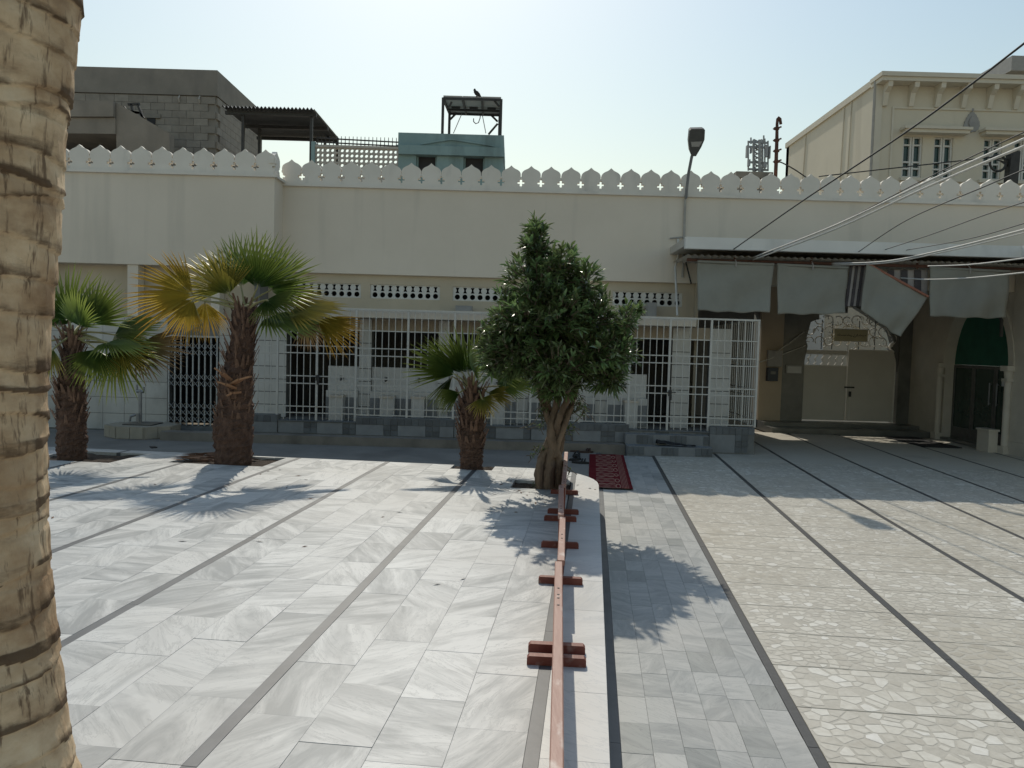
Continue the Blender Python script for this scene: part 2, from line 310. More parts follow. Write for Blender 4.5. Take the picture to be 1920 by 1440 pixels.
def rugmat():
    m = bpy.data.materials.new('prayer_rug'); m.use_nodes = True; nt = m.node_tree; L = nt.links; b = nt.nodes['Principled BSDF']
    tc = _n(nt, 'ShaderNodeTexCoord'); sp = _n(nt, 'ShaderNodeSeparateXYZ'); L.new(tc.outputs['Generated'], sp.inputs[0])
    def mth(op, a, b_=None):
        n = _n(nt, 'ShaderNodeMath', operation=op)
        for i, q in enumerate((a, b_)):
            if q is None: continue
            if isinstance(q, (int, float)): n.inputs[i].default_value = q
            else: L.new(q, n.inputs[i])
        return n.outputs[0]
    x, y = sp.outputs[0], sp.outputs[1]
    # seven niches side by side along the length, seen as repeated ovals and lines
    fy = mth('FRACT', mth('MULTIPLY', y, 7.0)); cy = mth('ABSOLUTE', mth('SUBTRACT', fy, .5))
    body = mth('MULTIPLY', mth('GREATER_THAN', x, .18), mth('LESS_THAN', x, .62))
    bulge = mth('MULTIPLY', mth('SINE', mth('MULTIPLY', x, 26.0)), .06)
    l1 = mth('LESS_THAN', mth('ABSOLUTE', mth('SUBTRACT', cy, mth('ADD', .30, bulge))), .055)
    l2 = mth('LESS_THAN', mth('ABSOLUTE', mth('SUBTRACT', cy, mth('ADD', .10, bulge))), .03)
    dx = mth('MULTIPLY', mth('SUBTRACT', x, .68), 5.5); rr = mth('SQRT', mth('ADD', mth('MULTIPLY', dx, dx), mth('MULTIPLY', cy, cy)))
    ring = mth('LESS_THAN', mth('ABSOLUTE', mth('SUBTRACT', rr, .27)), .06)
    st = mth('MULTIPLY', mth('GREATER_THAN', x, .76), mth('LESS_THAN', x, .93)); fl = mth('GREATER_THAN', mth('SINE', mth('MULTIPLY', x, 190.0)), .45)
    pat = mth('MAXIMUM', mth('MULTIPLY', body, mth('MAXIMUM', l1, l2)), mth('MAXIMUM', ring, mth('MULTIPLY', st, fl)))
    no = _n(nt, 'ShaderNodeTexNoise'); no.inputs['Scale'].default_value = 60; L.new(tc.outputs['Generated'], no.inputs['Vector'])
    pat = mth('MULTIPLY', pat, mth('ADD', no.outputs[0], .2))
    mx = _n(nt, 'ShaderNodeMixRGB'); L.new(pat, mx.inputs[0]); mx.inputs[1].default_value = (.13,.012,.016,1); mx.inputs[2].default_value = (.42,.27,.2,1)
    L.new(mx.outputs[0], b.inputs['Base Color']); b.inputs['Roughness'].default_value = .95; b.inputs['Specular IOR Level'].default_value = .1
    return m
M['rug'] = rugmat()
def chipmat():
    m = bpy.data.materials.new('marble_chips'); m.use_nodes = True; nt = m.node_tree; L = nt.links; b = nt.nodes['Principled BSDF']
    at = _n(nt, 'ShaderNodeAttribute'); at.attribute_name = 'rnd'
    r = ramp(nt, [(0, (.56,.52,.44)), (.3, (.63,.59,.505)), (.7, (.69,.65,.56)), (.9, (.76,.725,.64)), (1, (.82,.79,.72))]); L.new(at.outputs['Fac'], r.inputs[0])
    geo = _n(nt, 'ShaderNodeNewGeometry'); no = _n(nt, 'ShaderNodeTexNoise'); no.inputs['Scale'].default_value = 28; no.inputs['Detail'].default_value = 6; L.new(geo.outputs['Position'], no.inputs['Vector'])
    r2 = ramp(nt, [(.3, (.86,.85,.83)), (.65, (1,1,1))]); L.new(no.outputs[0], r2.inputs[0])
    n3 = _n(nt, 'ShaderNodeTexNoise'); n3.inputs['Scale'].default_value = .8; n3.inputs['Detail'].default_value = 6; L.new(geo.outputs['Position'], n3.inputs['Vector'])
    r3 = ramp(nt, [(.35, (.84,.82,.78)), (.6, (1,1,1))]); L.new(n3.outputs[0], r3.inputs[0])
    mx = _n(nt, 'ShaderNodeMixRGB', blend_type='MULTIPLY'); mx.inputs[0].default_value = 1; L.new(r.outputs[0], mx.inputs[1]); L.new(r2.outputs[0], mx.inputs[2])
    m2 = _n(nt, 'ShaderNodeMixRGB', blend_type='MULTIPLY'); m2.inputs[0].default_value = 1; L.new(mx.outputs[0], m2.inputs[1]); L.new(r3.outputs[0], m2.inputs[2])
    L.new(m2.outputs[0], b.inputs['Base Color']); b.inputs['Roughness'].default_value = .5
    return m
M['chips'] = chipmat()
def trunkmat():
    m = bpy.data.materials.new('royal_palm_bark'); m.use_nodes = True; nt = m.node_tree; L = nt.links; b = nt.nodes['Principled BSDF']
    at = _n(nt, 'ShaderNodeAttribute'); at.attribute_name = 'ring'
    geo = _n(nt, 'ShaderNodeNewGeometry')
    def noise(s, st, d=8):
        mp = _n(nt, 'ShaderNodeMapping'); mp.inputs['Scale'].default_value = st; L.new(geo.outputs['Position'], mp.inputs['Vector'])
        n = _n(nt, 'ShaderNodeTexNoise'); n.inputs['Scale'].default_value = s; n.inputs['Detail'].default_value = d; n.inputs['Roughness'].default_value = .65; L.new(mp.outputs[0], n.inputs['Vector']); return n.outputs[0]
    r = ramp(nt, [(.3, (.40,.27,.16)), (.5, (.64,.48,.305)), (.7, (.75,.61,.42))]); L.new(noise(5, (1,1,1.6)), r.inputs[0])
    mu = _n(nt, 'ShaderNodeMath', operation='MULTIPLY_ADD'); L.new(noise(9, (1,1,3)), mu.inputs[0]); mu.inputs[1].default_value = 1.3; mu.inputs[2].default_value = -.62
    ad = _n(nt, 'ShaderNodeMath', operation='ADD'); L.new(at.outputs['Fac'], ad.inputs[0]); L.new(mu.outputs[0], ad.inputs[1])
    rb = ramp(nt, [(.22, g3(0)), (.62, g3(.86))]); L.new(ad.outputs[0], rb.inputs[0])
    mx = _n(nt, 'ShaderNodeMixRGB'); L.new(rb.outputs[0], mx.inputs[0]); L.new(r.outputs[0], mx.inputs[1]); mx.inputs[2].default_value = (.085,.052,.03,1)
    rs = ramp(nt, [(.56, g3(0)), (.66, g3(.8))]); L.new(noise(38, (1,1,.16), 4), rs.inputs[0])
    rbl = ramp(nt, [(.40, (.62,.55,.50)), (.58, (1,1,1))]); L.new(noise(2.6, (1,1,1.2), 5), rbl.inputs[0]); mbl = _n(nt, 'ShaderNodeMixRGB', blend_type='MULTIPLY'); mbl.inputs[0].default_value = .85; L.new(mx.outputs[0], mbl.inputs[1]); L.new(rbl.outputs[0], mbl.inputs[2]); mx = mbl
    m2 = _n(nt, 'ShaderNodeMixRGB'); L.new(rs.outputs[0], m2.inputs[0]); L.new(mx.outputs[0], m2.inputs[1]); m2.inputs[2].default_value = (.12,.075,.045,1)
    L.new(m2.outputs[0], b.inputs['Base Color']); b.inputs['Roughness'].default_value = .9; b.inputs['Specular IOR Level'].default_value = .2
    bp = _n(nt, 'ShaderNodeBump'); bp.inputs['Strength'].default_value = .6; bp.inputs['Distance'].default_value = .008; L.new(noise(40, (1,1,.5), 6), bp.inputs['Height']); L.new(bp.outputs[0], b.inputs['Normal'])
    return m
M['trunk'] = trunkmat()

# ================================================================== GROUND
ZP = 0.31                                   # platform level
struct(obj('ground', MB().slab([(-400,-400),(400,-400),(400,600),(-400,600)], -.30, -.06), M['ground']))
struct(obj('concrete_walkway', MB().slab([UV(-14,8.6), UV(.11,8.6), UV(.11,13.6), UV(-14,15.4)], -.055, 0.0), M['concrete_floor']))

def in_view(u, v, z, mx=260, my=260):
    p = np.array(P3(u, v, z)) - np.array([0, 0, H]); wd = p @ _F
    if wd < .3: return None
    x = 960 + FPX*(p @ _R)/wd; y = 720 - FPX*(p @ _U)/wd
    return wd if (-mx < x < 1920+mx and -60 < y < 1440+my) else None

# ---- raised marble platform, every tile a piece
UE, VE = .11, 9.36
arc = [(UE - .75 + .75*math.sin(t), VE - .95 + .95*math.cos(t)) for t in np.linspace(0, math.pi/2, 9)]
region = [(-24, -24), (UE, -24)] + arc[::-1] + [(-24, VE)]
platform_back = [(-24, -24), (UE-.01, -24), (UE-.01, .38), (-24, .38)]
plat = MB().slab([UV(*q) for q in region], -.05, ZP-.045)
platform = struct(obj('marble_platform', plat, M['grout']))
stuff(obj('tile_field', MB().slab([UV(*q) for q in platform_back], ZP-.04, ZP-.002), M['marble_edge'], platform))
pits = []
def pit(px, py, du, dv, su=0, sv=0):
    g = G(px, py, ZP); u, v = toUV(g); u += su; v += sv; pits.append((u-du/2, u+du/2, v-dv/2, v+dv/2)); return g
B_left = pit(135, 857, 1.0, .75, .15, .1)
B_mid = pit(435, 866, 1.15, .7, -.1, .12)
B_small = pit(885, 878, .50, .42, 0, .12)
B_tree = pit(1032, 914, .62, .48, -.10, .12)
def clip_region(poly):
    n = len(region)
    for i in range(n):
        (x0, y0), (x1, y1) = region[i], region[(i+1) % n]
        a, b = (y1-y0), -(x1-x0); poly = clip(poly, a, b, a*x0+b*y0)
        if len(poly) < 3: return []
    return poly
def minus_pits(r):
    rects = [r]
    for (a0, a1, b0, b1) in pits:
        nxt = []
        for (u0, u1, v0, v1) in rects:
            if u1 <= a0 or u0 >= a1 or v1 <= b0 or v0 >= b1: nxt.append((u0, u1, v0, v1)); continue
            if u0 < a0: nxt.append((u0, a0, v0, v1))
            if u1 > a1: nxt.append((a1, u1, v0, v1))
            m0, m1 = max(u0, a0), min(u1, a1)
            if v0 < b0: nxt.append((m0, m1, v0, b0))
            if v1 > b1: nxt.append((m0, m1, b1, v1))
        rects = nxt
    return rects
TH = .05; pieces = []; rest = MB()
tile_cache = {}
def tile_piece(r, m, jit=0.0, name='tile', par=None, z=ZP, reg=True, cap=300, store=None, far=1e9, gap=.0006):
    g = gap
    for q in (minus_pits(r) if reg else [r]):
        u0, u1, v0, v1 = q[0]+g, q[1]-g, q[2]+g, q[3]-g
        if u1-u0 < .012 or v1-v0 < .012: continue
        full = [(u0,v0),(u1,v0),(u1,v1),(u0,v1)]
        poly = clip_region(full) if reg else full
        if len(poly) < 3: continue
        cu, cv = (u0+u1)/2, (v0+v1)/2; d = in_view(cu, cv, z)
        store.append((d if d else 1e9, poly, len(poly) == 4 and abs(poly[0][0]-poly[2][0]) > .99*(u1-u0) and abs(poly[0][1]-poly[2][1]) > .99*(v1-v0), cu, cv, u1-u0, v1-v0, m, name))
def emit(store, par, z, th, cap=300, restname='tile_field', far=1e8):
    store.sort(key=lambda s_: s_[0]); k = 0; rests = {}
    for d, poly, isr, cu, cv, du, dv, m, name in store:
        if k < cap and d < far:
            k += 1; dz = 0.0 if name == 'slab' else random.uniform(-.0010, .0010)
            if isr:
                key = (round(du, 3), round(dv, 3), m.name, th)
                if key not in tile_cache: tile_cache[key] = boxmesh(name, m, du, dv, th, .0005)
                share(name, tile_cache[key], P3(cu, cv, z-th+dz), par, -_a)
            else: obj(name, MB().slab([UV(*q) for q in poly], z-th+dz, z+dz), m, par)
        else:
            rests.setdefault(m.name, (MB(), m))[0].slab([UV(*q) for q in poly], z-th, z)
    for mb, m in rests.values(): stuff(obj(restname, mb, m, par))
st = []
SU = [-.172, -1.343, -2.478, -3.605, -4.735, -5.865, -6.995, -8.125, -9.255]    # dark strip centres
SW = .056
for s_ in SU:
    v = 1.0
    while v < VE:
        tile_piece((s_-SW/2, s_+SW/2, v, min(v+1.5, VE)), M['darkstrip'], name='strip', store=st); v += 1.5
strips = list(st); st = []
v = .6
while v < VE:
    L_ = random.uniform(.5, .62); tile_piece((SU[0]+SW/2, UE, v, min(v+L_, VE)), M['marble_edge'], store=st); v += L_
for i in range(len(SU)-1):
    a, b = SU[i+1]+SW/2, SU[i]-SW/2; n = 4; wd = (b-a)/n
    for k in range(n):
        v = .4 + random.uniform(0, .5)
        while v < VE:
            L_ = .508; tile_piece((a+k*wd, a+(k+1)*wd, v, min(v+L_, VE)), M['marble'], store=st); v += L_
emit(strips, platform, ZP, TH, 300, 'strip_field'); emit(st, platform, ZP, TH, 300, 'tile_field')
for (a0, a1, b0, b1) in pits:               # earth in the tree pits
    mb = MB(); n = 14
    for i in range(n+1):
        for j in range(n+1): mb.v.append(P3(a0+(a1-a0)*i/n, b0+(b1-b0)*j/n, ZP-.042+random.uniform(0, .022)))
    mb.f = [(i*(n+1)+j, (i+1)*(n+1)+j, (i+1)*(n+1)+j+1, i*(n+1)+j+1) for i in range(n) for j in range(n)]
    stuff(obj('soil', mb, M['soil'], platform))

# ---- grey marble path and terrazzo yard
path = struct(obj('marble_path', MB().slab([UV(UE+.002,-24), UV(1.035,-24), UV(1.035,13.1), UV(UE+.002,13.25)], -.055, -.032), M['grout']))
st = []
c0, cw = UE+.075, (1.035-UE-.075)/6.0
v = -1.0
while v < 13: tile_piece((UE+.004, c0, v, v+.9), M['darkstrip'], name='strip', store=st, reg=False); v += .9
for k in range(6):
    v = 1.0 + random.uniform(0, .3)
    while v < 13.05: tile_piece((c0+k*cw, c0+(k+1)*cw, v, min(v+.285, 13.05)), M['greymarble'], store=st, reg=False); v += .285
emit(st, path, 0.0, .03, 300)
yard = struct(obj('terrazzo_yard', MB().slab([UV(1.036,-24), UV(20,-24), UV(20,17.6), UV(1.036,17.6)], -.055, -.032), M['yardgrout']))
TU = [1.062, 2.165, 3.262, 4.36, 5.46, 6.56, 7.66, 8.76, 9.86]; TW = .05
st = []
for s_ in TU:
    v = 0.0
    while v < 17.4: tile_piece((s_-TW/2, s_+TW/2, v, v+1.2), M['darkstrip2'], name='strip', store=st, reg=False); v += 1.2
emit(st, yard, 0.0, .03, 200, 'strip_field'); st = []
SL = .53
slabs = []
for i in range(len(TU)-1):
    a, b = TU[i]+TW/2, TU[i+1]-TW/2; v = .3 + (i % 3)*.02
    while v < 17.3: tile_piece((a, b, v, v+SL), M['slab'], name='slab', store=st, reg=False, gap=.004); slabs.append((a+.006, b-.006, v+.007, v+SL-.007)); v += SL
emit(st, yard, 0.0, .03, 300, 'slab_field')
# broken marble pieces set in the slabs: real cells, one mesh
gsz = .07; chips = MB(); rn = []
for (a, b, v0, v1) in slabs:
    cu, cv = (a+b)/2, (v0+v1)/2
    if cv > 13.2 or in_view(cu, cv, 0, 420, 300) is None: continue
    gsz = random.choice([.058,.066,.075,.086])
    nu = max(2, int(round((b-a)/gsz))); nv = max(2, int(round((v1-v0)/gsz)))
    du, dv = (b-a)/nu, (v1-v0)/nv
    S_ = {(i, j): (a+(i+.5+random.uniform(-.46,.46))*du, v0+(j+.5+random.uniform(-.46,.46))*dv) for i in range(-1, nu+1) for j in range(-1, nv+1)}
    for i in range(nu):
        for j in range(nv):
            x, y = S_[(i, j)]
            if random.random() < .06: continue
            poly = [(a,v0),(b,v0),(b,v1),(a,v1)]; ins = random.choice([.003,.004,.005,.006,.009,.014])
            for di in (-2,-1,0,1,2):
                for dj in (-2,-1,0,1,2):
                    if (di or dj) and (i+di, j+dj) in S_:
                        qx, qy = S_[(i+di, j+dj)]; nx, ny = qx-x, qy-y; l = math.hypot(nx, ny)
                        poly = clip(poly, nx/l, ny/l, (nx*(x+qx)/2+ny*(y+qy)/2)/l - ins)
                        if len(poly) < 3: break
                if len(poly) < 3: break
            if len(poly) < 3: continue
            b0 = len(chips.v); chips.v += [P3(p[0], p[1], .0011) for p in poly]; chips.f.append(tuple(range(b0, b0+len(poly)))); rn.append(random.random())
chips.att = [('rnd', 'FACE', rn)]
stuff(obj('stone_chips', chips, M['chips'], yard))

# ================================================================== THE LONG BUILDING
Y2 = 14.74; Y1 = 14.21
zc = Z_(960, 355, Y2)                        # top of cornice, middle stretch
zb = Z_(800, 517, Y2)                        # underside of the plain upper wall
xc0, xc1 = X_(531, 345, Y2), X_(1287, 370, Y2)
xl1 = X_(515, 330, Y1)
XR = 15.0; XLF = -13.5
building = thing('courtyard_building', 'long white single-storey building with scalloped parapet facing the courtyard', 'building', (0, Y2, 0))
wl = MB().box(xc0, XR, Y2, Y2+.25, zb, zc-.02)
obj('upper_wall', wl, M['plaster'], building)
zl_c = Z_(300, 321, Y1); zl_b = Z_(180, 493.5, Y1)
obj('upper_wall', MB().box(XLF, xl1, Y1, Y2+.25, zl_b, zl_c-.02).box(xl1-.001, xc0, Y2+.02, Y2+.25, zl_b, zl_c-.02), M['plaster'], building)
cor = MB().box(xc0, XR, Y2-.05, Y2+.28, zc-.055, zc-.019).box(xc0, XR, Y2-.03, Y2+.28, zc-.019, zc)
obj('cornice', cor, M['parapet'], building)
obj('cornice', MB().box(XLF, xl1+.05, Y1-.05, Y2+.28, zl_c-.055, zl_c-.019).box(XLF, xl1+.03, Y1-.03, Y2+.28, zl_c-.019, zl_c), M['parapet'], building)
def merlon_mesh(p, h):
    k = h/.45; hw = p/2
    half = [(0,0), (0,.072),(.021,.072),(.021,.118),(.063,.118),(.063,.162),(.021,.162),(.021,.208),(.0,.208),(.0,.246),(.008,.247),(.006,.285),(.012,.316),(.031,.346),(.064,.370),(.10,.387),(.13,.401),(.155,.42)]
    pts = [(-hw+x, z*k) for x, z in half] + [(0, h)] + [(hw-x, z*k) for x, z in half[::-1]]
    return MB().prism([(x, z) for x, z in pts][::-1] if False else pts, 0, .09).mesh('merlon', M['parapet'])
per = 37.15/FPX*Y2
mm = merlon_mesh(per-.0015, .455)
x = xc0 + per*.36; k = 0
while x < XR-.2:
    share('merlon', mm, (x, Y2+.06+random.uniform(-.004,.004), zc), building); x += per
x = xl1 - per*.5
while x > XLF:
    share('merlon', mm, (x, Y1+.06, zl_c), building); x -= per
# short return of the parapet where the left stretch steps forward
y = Y1+.06+per*.45
while y < Y2:
    share('merlon', mm, (xl1-.03, y, zl_c), building, R_(90)); y += per
# roof slabs keep the rooms dark
obj('roof_slab', MB().box(XLF, XR, Y2+.26, Y2+4.06, 3.42, 3.6), M['cement'], building)
obj('end_wall', MB().box(XLF-.2, XLF, Y1, Y2+4.6, 0, 3.6), M['plaster'], building)
# lower wall of the middle stretch: vent wall, ledge, lintel
yv = Y2+.10; zledge = Z_(1250, 594, 13.75); zledge0 = Z_(1250, 611, 13.75)
xg0 = X_(470, 700, 13.6); xr_end = X_(1302, 560, yv)
vx = []
vents_px = [(546, 677), (694, 825), (849, 980), (1001, 1131), (1149, 1280)]
zv0 = Z_(760, 561, yv); zv1 = Z_(760, 534.5, yv)
edges = [X_(470, 600, yv)]
for a, b in vents_px: edges += [X_(a, 545, yv), X_(b, 545, yv)]
edges.append(xr_end)
vw = MB().box(edges[0], edges[-1], yv, yv+.2, zv1, zb+.1).box(edges[0], edges[-1], yv, yv+.2, zledge0, zv0)
for i in range(0, len(edges), 2): vw.box(edges[i], edges[i+1], yv, yv+.2, zv0, zv1)
obj('vent_wall', vw, M['beige'], building)
cyc = None
def hourglass(s):
    pts = [(-.36,-.48),(-.22,-.30),(-.14,0),(-.22,.30),(-.36,.48),(.36,.48),(.22,.30),(.14,0),(.22,-.30),(.36,-.48)]
    pts = [(x*s, z*s) for x, z in pts]
    def hp(a):
        best = s; ca, sa = math.cos(a), math.sin(a); n = len(pts)
        for i in range(n):
            (x1, z1), (x2, z2) = pts[i], pts[(i+1) % n]; den = ca*(z2-z1)-sa*(x2-x1)
            if abs(den) < 1e-9: continue
            t = (x1*(z2-z1)-z1*(x2-x1))/den; uu = (x1*sa-z1*ca)/den
            if t > 0 and 0 <= uu <= 1: best = min(best, t)
        return best
    return hp
wv = X_(825, 545, yv)-X_(694, 545, yv); hv = zv1-zv0
vm = MB(); n = 9; cw_ = (wv-.03)/n; chh = (hv-.02)/2
for i in range(n):
    cx = -wv/2+.015+(i+.5)*cw_
    vm.hole(cx, -chh/2, cw_, chh, lambda a: chh*.40, 0, .06, 20)
    vm.hole(cx, chh/2, cw_, chh, hourglass(chh*.88), 0, .06, 20)
for q in (-1, 1): vm.box(q*(wv/2-.0075)-.0075, q*(wv/2-.0075)+.0075, 0, .06, -hv/2, hv/2)
vm.box(-wv/2+.015, wv/2-.015, 0, .06, hv/2-.01, hv/2).box(-wv/2+.015, wv/2-.015, 0, .06, -hv/2, -hv/2+.01)
vmesh = vm.mesh('vent_panel', M['walltile'])
for a, b in vents_px:
    share('vent_panel', vmesh, ((X_(a,545,yv)+X_(b,545,yv))/2, yv+.03, (zv0+zv1)/2), building)
obj('vent_shaft', MB().box(edges[0], edges[-1], yv+.45, yv+.5, zledge0, zb+.3), M['dark'], building)
obj('ledge', MB().box(xg0+.05, X_(1306, 600, 13.75), 13.75, yv, zledge0, zledge), M['plaster'], building)
obj('end_pier', MB().box(xr_end+.003, X_(1312, 560, Y2-.1), Y2-.02, yv+.6, 0.1, zb), M['beige'], building)
# row of tiled columns, sand lintel, tap walls
YB = 14.35; ZF = .34
zlin0 = Z_(760, 621, YB)
obj('lintel', MB().box(xg0, X_(1372, 620, YB), YB+.03, YB+.25, zlin0, zledge0-.002), M['beige2'], building)
cols_px = [(474, 537), (673, 696), (821, 842), (969, 992), (1117, 1140), (1259, 1293), (1331, 1368)]
th_ = .235
for (a, b) in cols_px:
    x0, x1 = X_(a, 700, YB), X_(b, 700, YB)
    c = obj('column', MB().box(x0+.004, x1-.004, YB, YB+.24, ZF, zledge0-.002), M['wallgrout'], building)
    z = ZF; wt = x1-x0; nx = max(1, round(wt/.33))
    while z < zledge0-.05:
        z1 = min(z+th_, zledge0-.004)
        for i in range(nx):
            obj('tile', MB().box(x0+i*wt/nx+.002, x0+(i+1)*wt/nx-.002, YB-.012, YB-.001, z+.007, z1-.007), M['walltile'], c)
        z = z1
half_px = [(614, 673), (696, 821), (842, 969), (992, 1117), (1140, 1214)]
zh1 = Z_(760, 690, YB); zh0 = Z_(760, 735, YB)
for (a, b) in half_px:
    x0, x1 = X_(a, 700, YB)+.002, X_(b, 700, YB)-.002
    hw_ = obj('tap_wall', MB().box(x0, x1, YB+.05, YB+.2, ZF, zh1).box(x0, x1, YB-.10, YB+.045, ZF, zh0), M['walltile'], building)
    obj('trough_back', MB().box(x0+.003, x1-.003, YB-.118, YB-.105, ZF+.02, zh0-.12), M['plinth_grey'], hw_)
    nt_ = max(1, round((x1-x0)/.62))
    for i in range(nt_):
        xx = x0+(i+.45)*(x1-x0)/nt_; zt = (zh0+zh1)/2
        t = MB().tube([(xx, YB+.05, zt), (xx, YB-.04, zt), (xx, YB-.07, zt-.035)], .014, 8).tube([(xx, YB-.02, zt), (xx, YB-.02, zt+.04)], .01, 6).box(xx-.03, xx+.03, YB-.03, YB-.012, zt+.036, zt+.048)
        t.tube([(xx, YB+.049, zt), (xx, YB+.035, zt)], .035, 12)
        obj('tap', t, M['alu'], hw_)
# dark room behind
obj('inner_wall', MB().box(xg0-.1, X_(1420, 700, 17), 17.4, 17.5, 0, 3.4).box(xg0-.2, xg0-.1, YB, 17.5, 0, 3.4), M['inner'], building)
obj('inner_floor', MB().box(xg0-.1, X_(1418, 700, 13.62), 13.62, 17.39, .2, ZF-.003), M['concrete_floor'], building)
obj('room_divider', MB().box(X_(1306,560,Y2), X_(1306,560,Y2)+.12, 14.9, 17.39, ZF, 3.4), M['inner'], building)
# seats for washing
for (a, b) in [(617, 642), (712, 737), (771, 795), (925, 945), (1075, 1094), (1172, 1196)]:
    x0, x1 = X_(a, 760, 13.95), X_(b, 760, 13.95)
    zt = Z_((a+b)/2, 741 + (a-617)*.018, 13.95)
    s_ = thing('wash_seat', {617:'leftmost white tiled washing seat, behind left grille gate', 712:'white tiled washing seat second from the left behind the grille', 771:'white tiled washing seat third from the left behind the grille', 925:'white tiled washing seat between small palm and leafy tree', 1075:'white tiled washing seat just right of the leafy tree trunk', 1172:'rightmost white tiled washing seat, beside right grille gate'}[a], 'seat', ((x0+x1)/2, 13.95, ZF), 'washing seats behind the grille')
    obj('block', MB().box(x0, x1, 13.95, 14.2, ZF, zt-.04), M['walltile'], s_)
    obj('seat_top', MB().box(x0-.012, x1+.012, 13.935, 14.21, zt-.038, zt), M['plaster'], s_)
# left lower stretch: recessed beige band, piers, tiled wall, doorway of the folding gate
yl = Y1+.22; zt_l = Z_(200, 592, yl-.1)
obj('recess_wall', MB().box(XLF, xg0-.21, yl+.06, yl+.2, zt_l, zl_b+.06), M['beige'], building)
for (a, b) in [(239, 259), (396, 412), (60, 84)]:
    obj('pier', MB().box(X_(a,500,Y1+.03), X_(b,500,Y1+.03), Y1+.03, yl+.05, zt_l, zl_b-.002), M['plaster'], building)
gx0, gx1 = X_(315, 700, yl), X_(411, 700, yl); gz0, gz1 = Z_(362, 798, yl), Z_(362, 632, yl)
obj('lower_wall', MB().box(XLF, gx0, yl, yl+.2, -.05, zt_l-.002).box(gx1, X_(476, 700, YB)-.003, yl, yl+.2, -.05, zt_l-.002).box(gx0, gx1, yl, yl+.2, gz1, zt_l-.002).box(gx0, gx1, yl-.02, yl+.2, -.05, gz0), M['wallgrout'], building)
lw = building
tw_, tz_ = .40, .30
x = gx0 - .003
cell = 0
while x > -9.6:
    z = .02
    while z < zt_l-.05:
        z1 = min(z+tz_, zt_l-.004); obj('tile', MB().box(x-tw_+.003, x-.003, yl-.014, yl-.002, z+.004, z1-.004), M['walltile_far'], lw); z = z1
    x -= tw_
for (x0, x1) in [(gx1+.003, gx1+.33), (gx1+.333, X_(474, 700, yl)-.01)]:
    z = .02
    while z < zt_l-.05:
        z1 = min(z+tz_, zt_l-.004); obj('tile', MB().box(x0, x1, yl-.014, yl-.002, z+.004, z1-.004), M['walltile_far'], lw); z = z1
obj('dark_room', MB().box(gx0-.6, gx1+.4, yl+1.6, yl+1.7, 0, 3).box(gx0-.7, gx0-.6, yl+.21, yl+1.7, 0, 3).box(gx1+.4, gx1+.5, yl+.21, yl+1.7, 0, 3).box(gx0-.7, gx1+.5, yl+.21, yl+1.7, 2.9, 3.0), M['dark'], building)

# ================================================================== GRILLE, PLINTH, KERB
YG = 13.6
xR = X_(1419, 700, YG); xL = X_(470, 700, YG)
grille = thing('iron_grille', 'long white iron bar grille with gates in front of the washing area', 'grille', ((xL+xR)/2, YG, .3), None)
def zg(y): return Z_(760, y, YG)
gates = [(520, 667), (851, 996), (1180, 1331)]
z_bot_fix, z_bot_gate, z_top = zg(781), zg(792), zg(584)
barm = {}
def vbar(x, z0, z1, w=.0125, y=YG, name='bar'):
    key = (round(z1-z0, 3), w)
    if key not in barm: barm[key] = MB().box(-w/2, w/2, -w/2, w/2, 0, z1-z0).mesh('bar', M['ironwhite'])
    share(name, barm[key], (x, y, z0), grille)
posts = [472, 520, 594, 667, 764, 851, 924, 996, 1088, 1180, 1254, 1331, 1419]
for p_ in posts:
    ig = any(a <= p_ <= b for a, b in gates)
    vbar(X_(p_, 700, YG), z_bot_gate-.03 if ig else z_bot_fix-.02, z_top+.005, .036 if p_ not in (472,) else .026, name='post')
def ingate(x):
    for a, b in gates:
        if X_(a,700,YG) < x < X_(b,700,YG): return True
    return False
zrt = Z_(1370, 601, YG)
for i in range(len(posts)-1):
    x0, x1 = X_(posts[i], 700, YG), X_(posts[i+1], 700, YG); n = max(1, round((x1-x0)/.118))
    for k in range(1, n):
        x = x0+(x1-x0)*k/n; vbar(x, z_bot_gate if ingate(x) else z_bot_fix, z_top)
    gt = ingate((x0+x1)/2)
    for yy in ([653, 667, 710, 724, 767, 779] if gt else [655, 669, 712, 725, 768, 780]) + [622]:
        z = zg(yy); obj('rail', MB().box(x0+.02, x1-.02, YG-.0135, YG-.0085 if not gt else YG-.009, z-.009, z+.009), M['ironwhite'], grille)
obj('top_rail', MB().box(xL-.01, xR+.02, YG-.018, YG+.018, z_top, z_top+.03), M['ironwhite'], grille)
for p_, q in [(596, 718), (1256, 728)]:      # gate latches
    x = X_(p_, q, YG); z = zg(q-5)
    l = MB().box(x-.03, x+.03, YG-.035, YG-.024, z-.05, z+.05).tube([(x-.10, YG-.035, z+.015), (x+.10, YG-.035, z+.015)], .008, 6)
    l.tube([(x+.01, YG-.05, z-.05), (x+.01, YG-.05, z-.12)], .02, 8)
    obj('latch', l, M['darkmetal'], grille)
# side of the grille running back on the right
y = YG+.12
while y < 16.9:
    vbar(xR, z_bot_fix, z_top, .0125, y); y += .125
for yy in (622, 655, 669, 712, 725, 768, 780): obj('rail', MB().box(xR-.012, xR-.0085, YG+.02, 16.9, zg(yy)-.009, zg(yy)+.009), M['ironwhite'], grille)
obj('top_rail', MB().box(xR-.018, xR+.018, YG+.02, 16.9, z_top, z_top+.03), M['ironwhite'], grille)

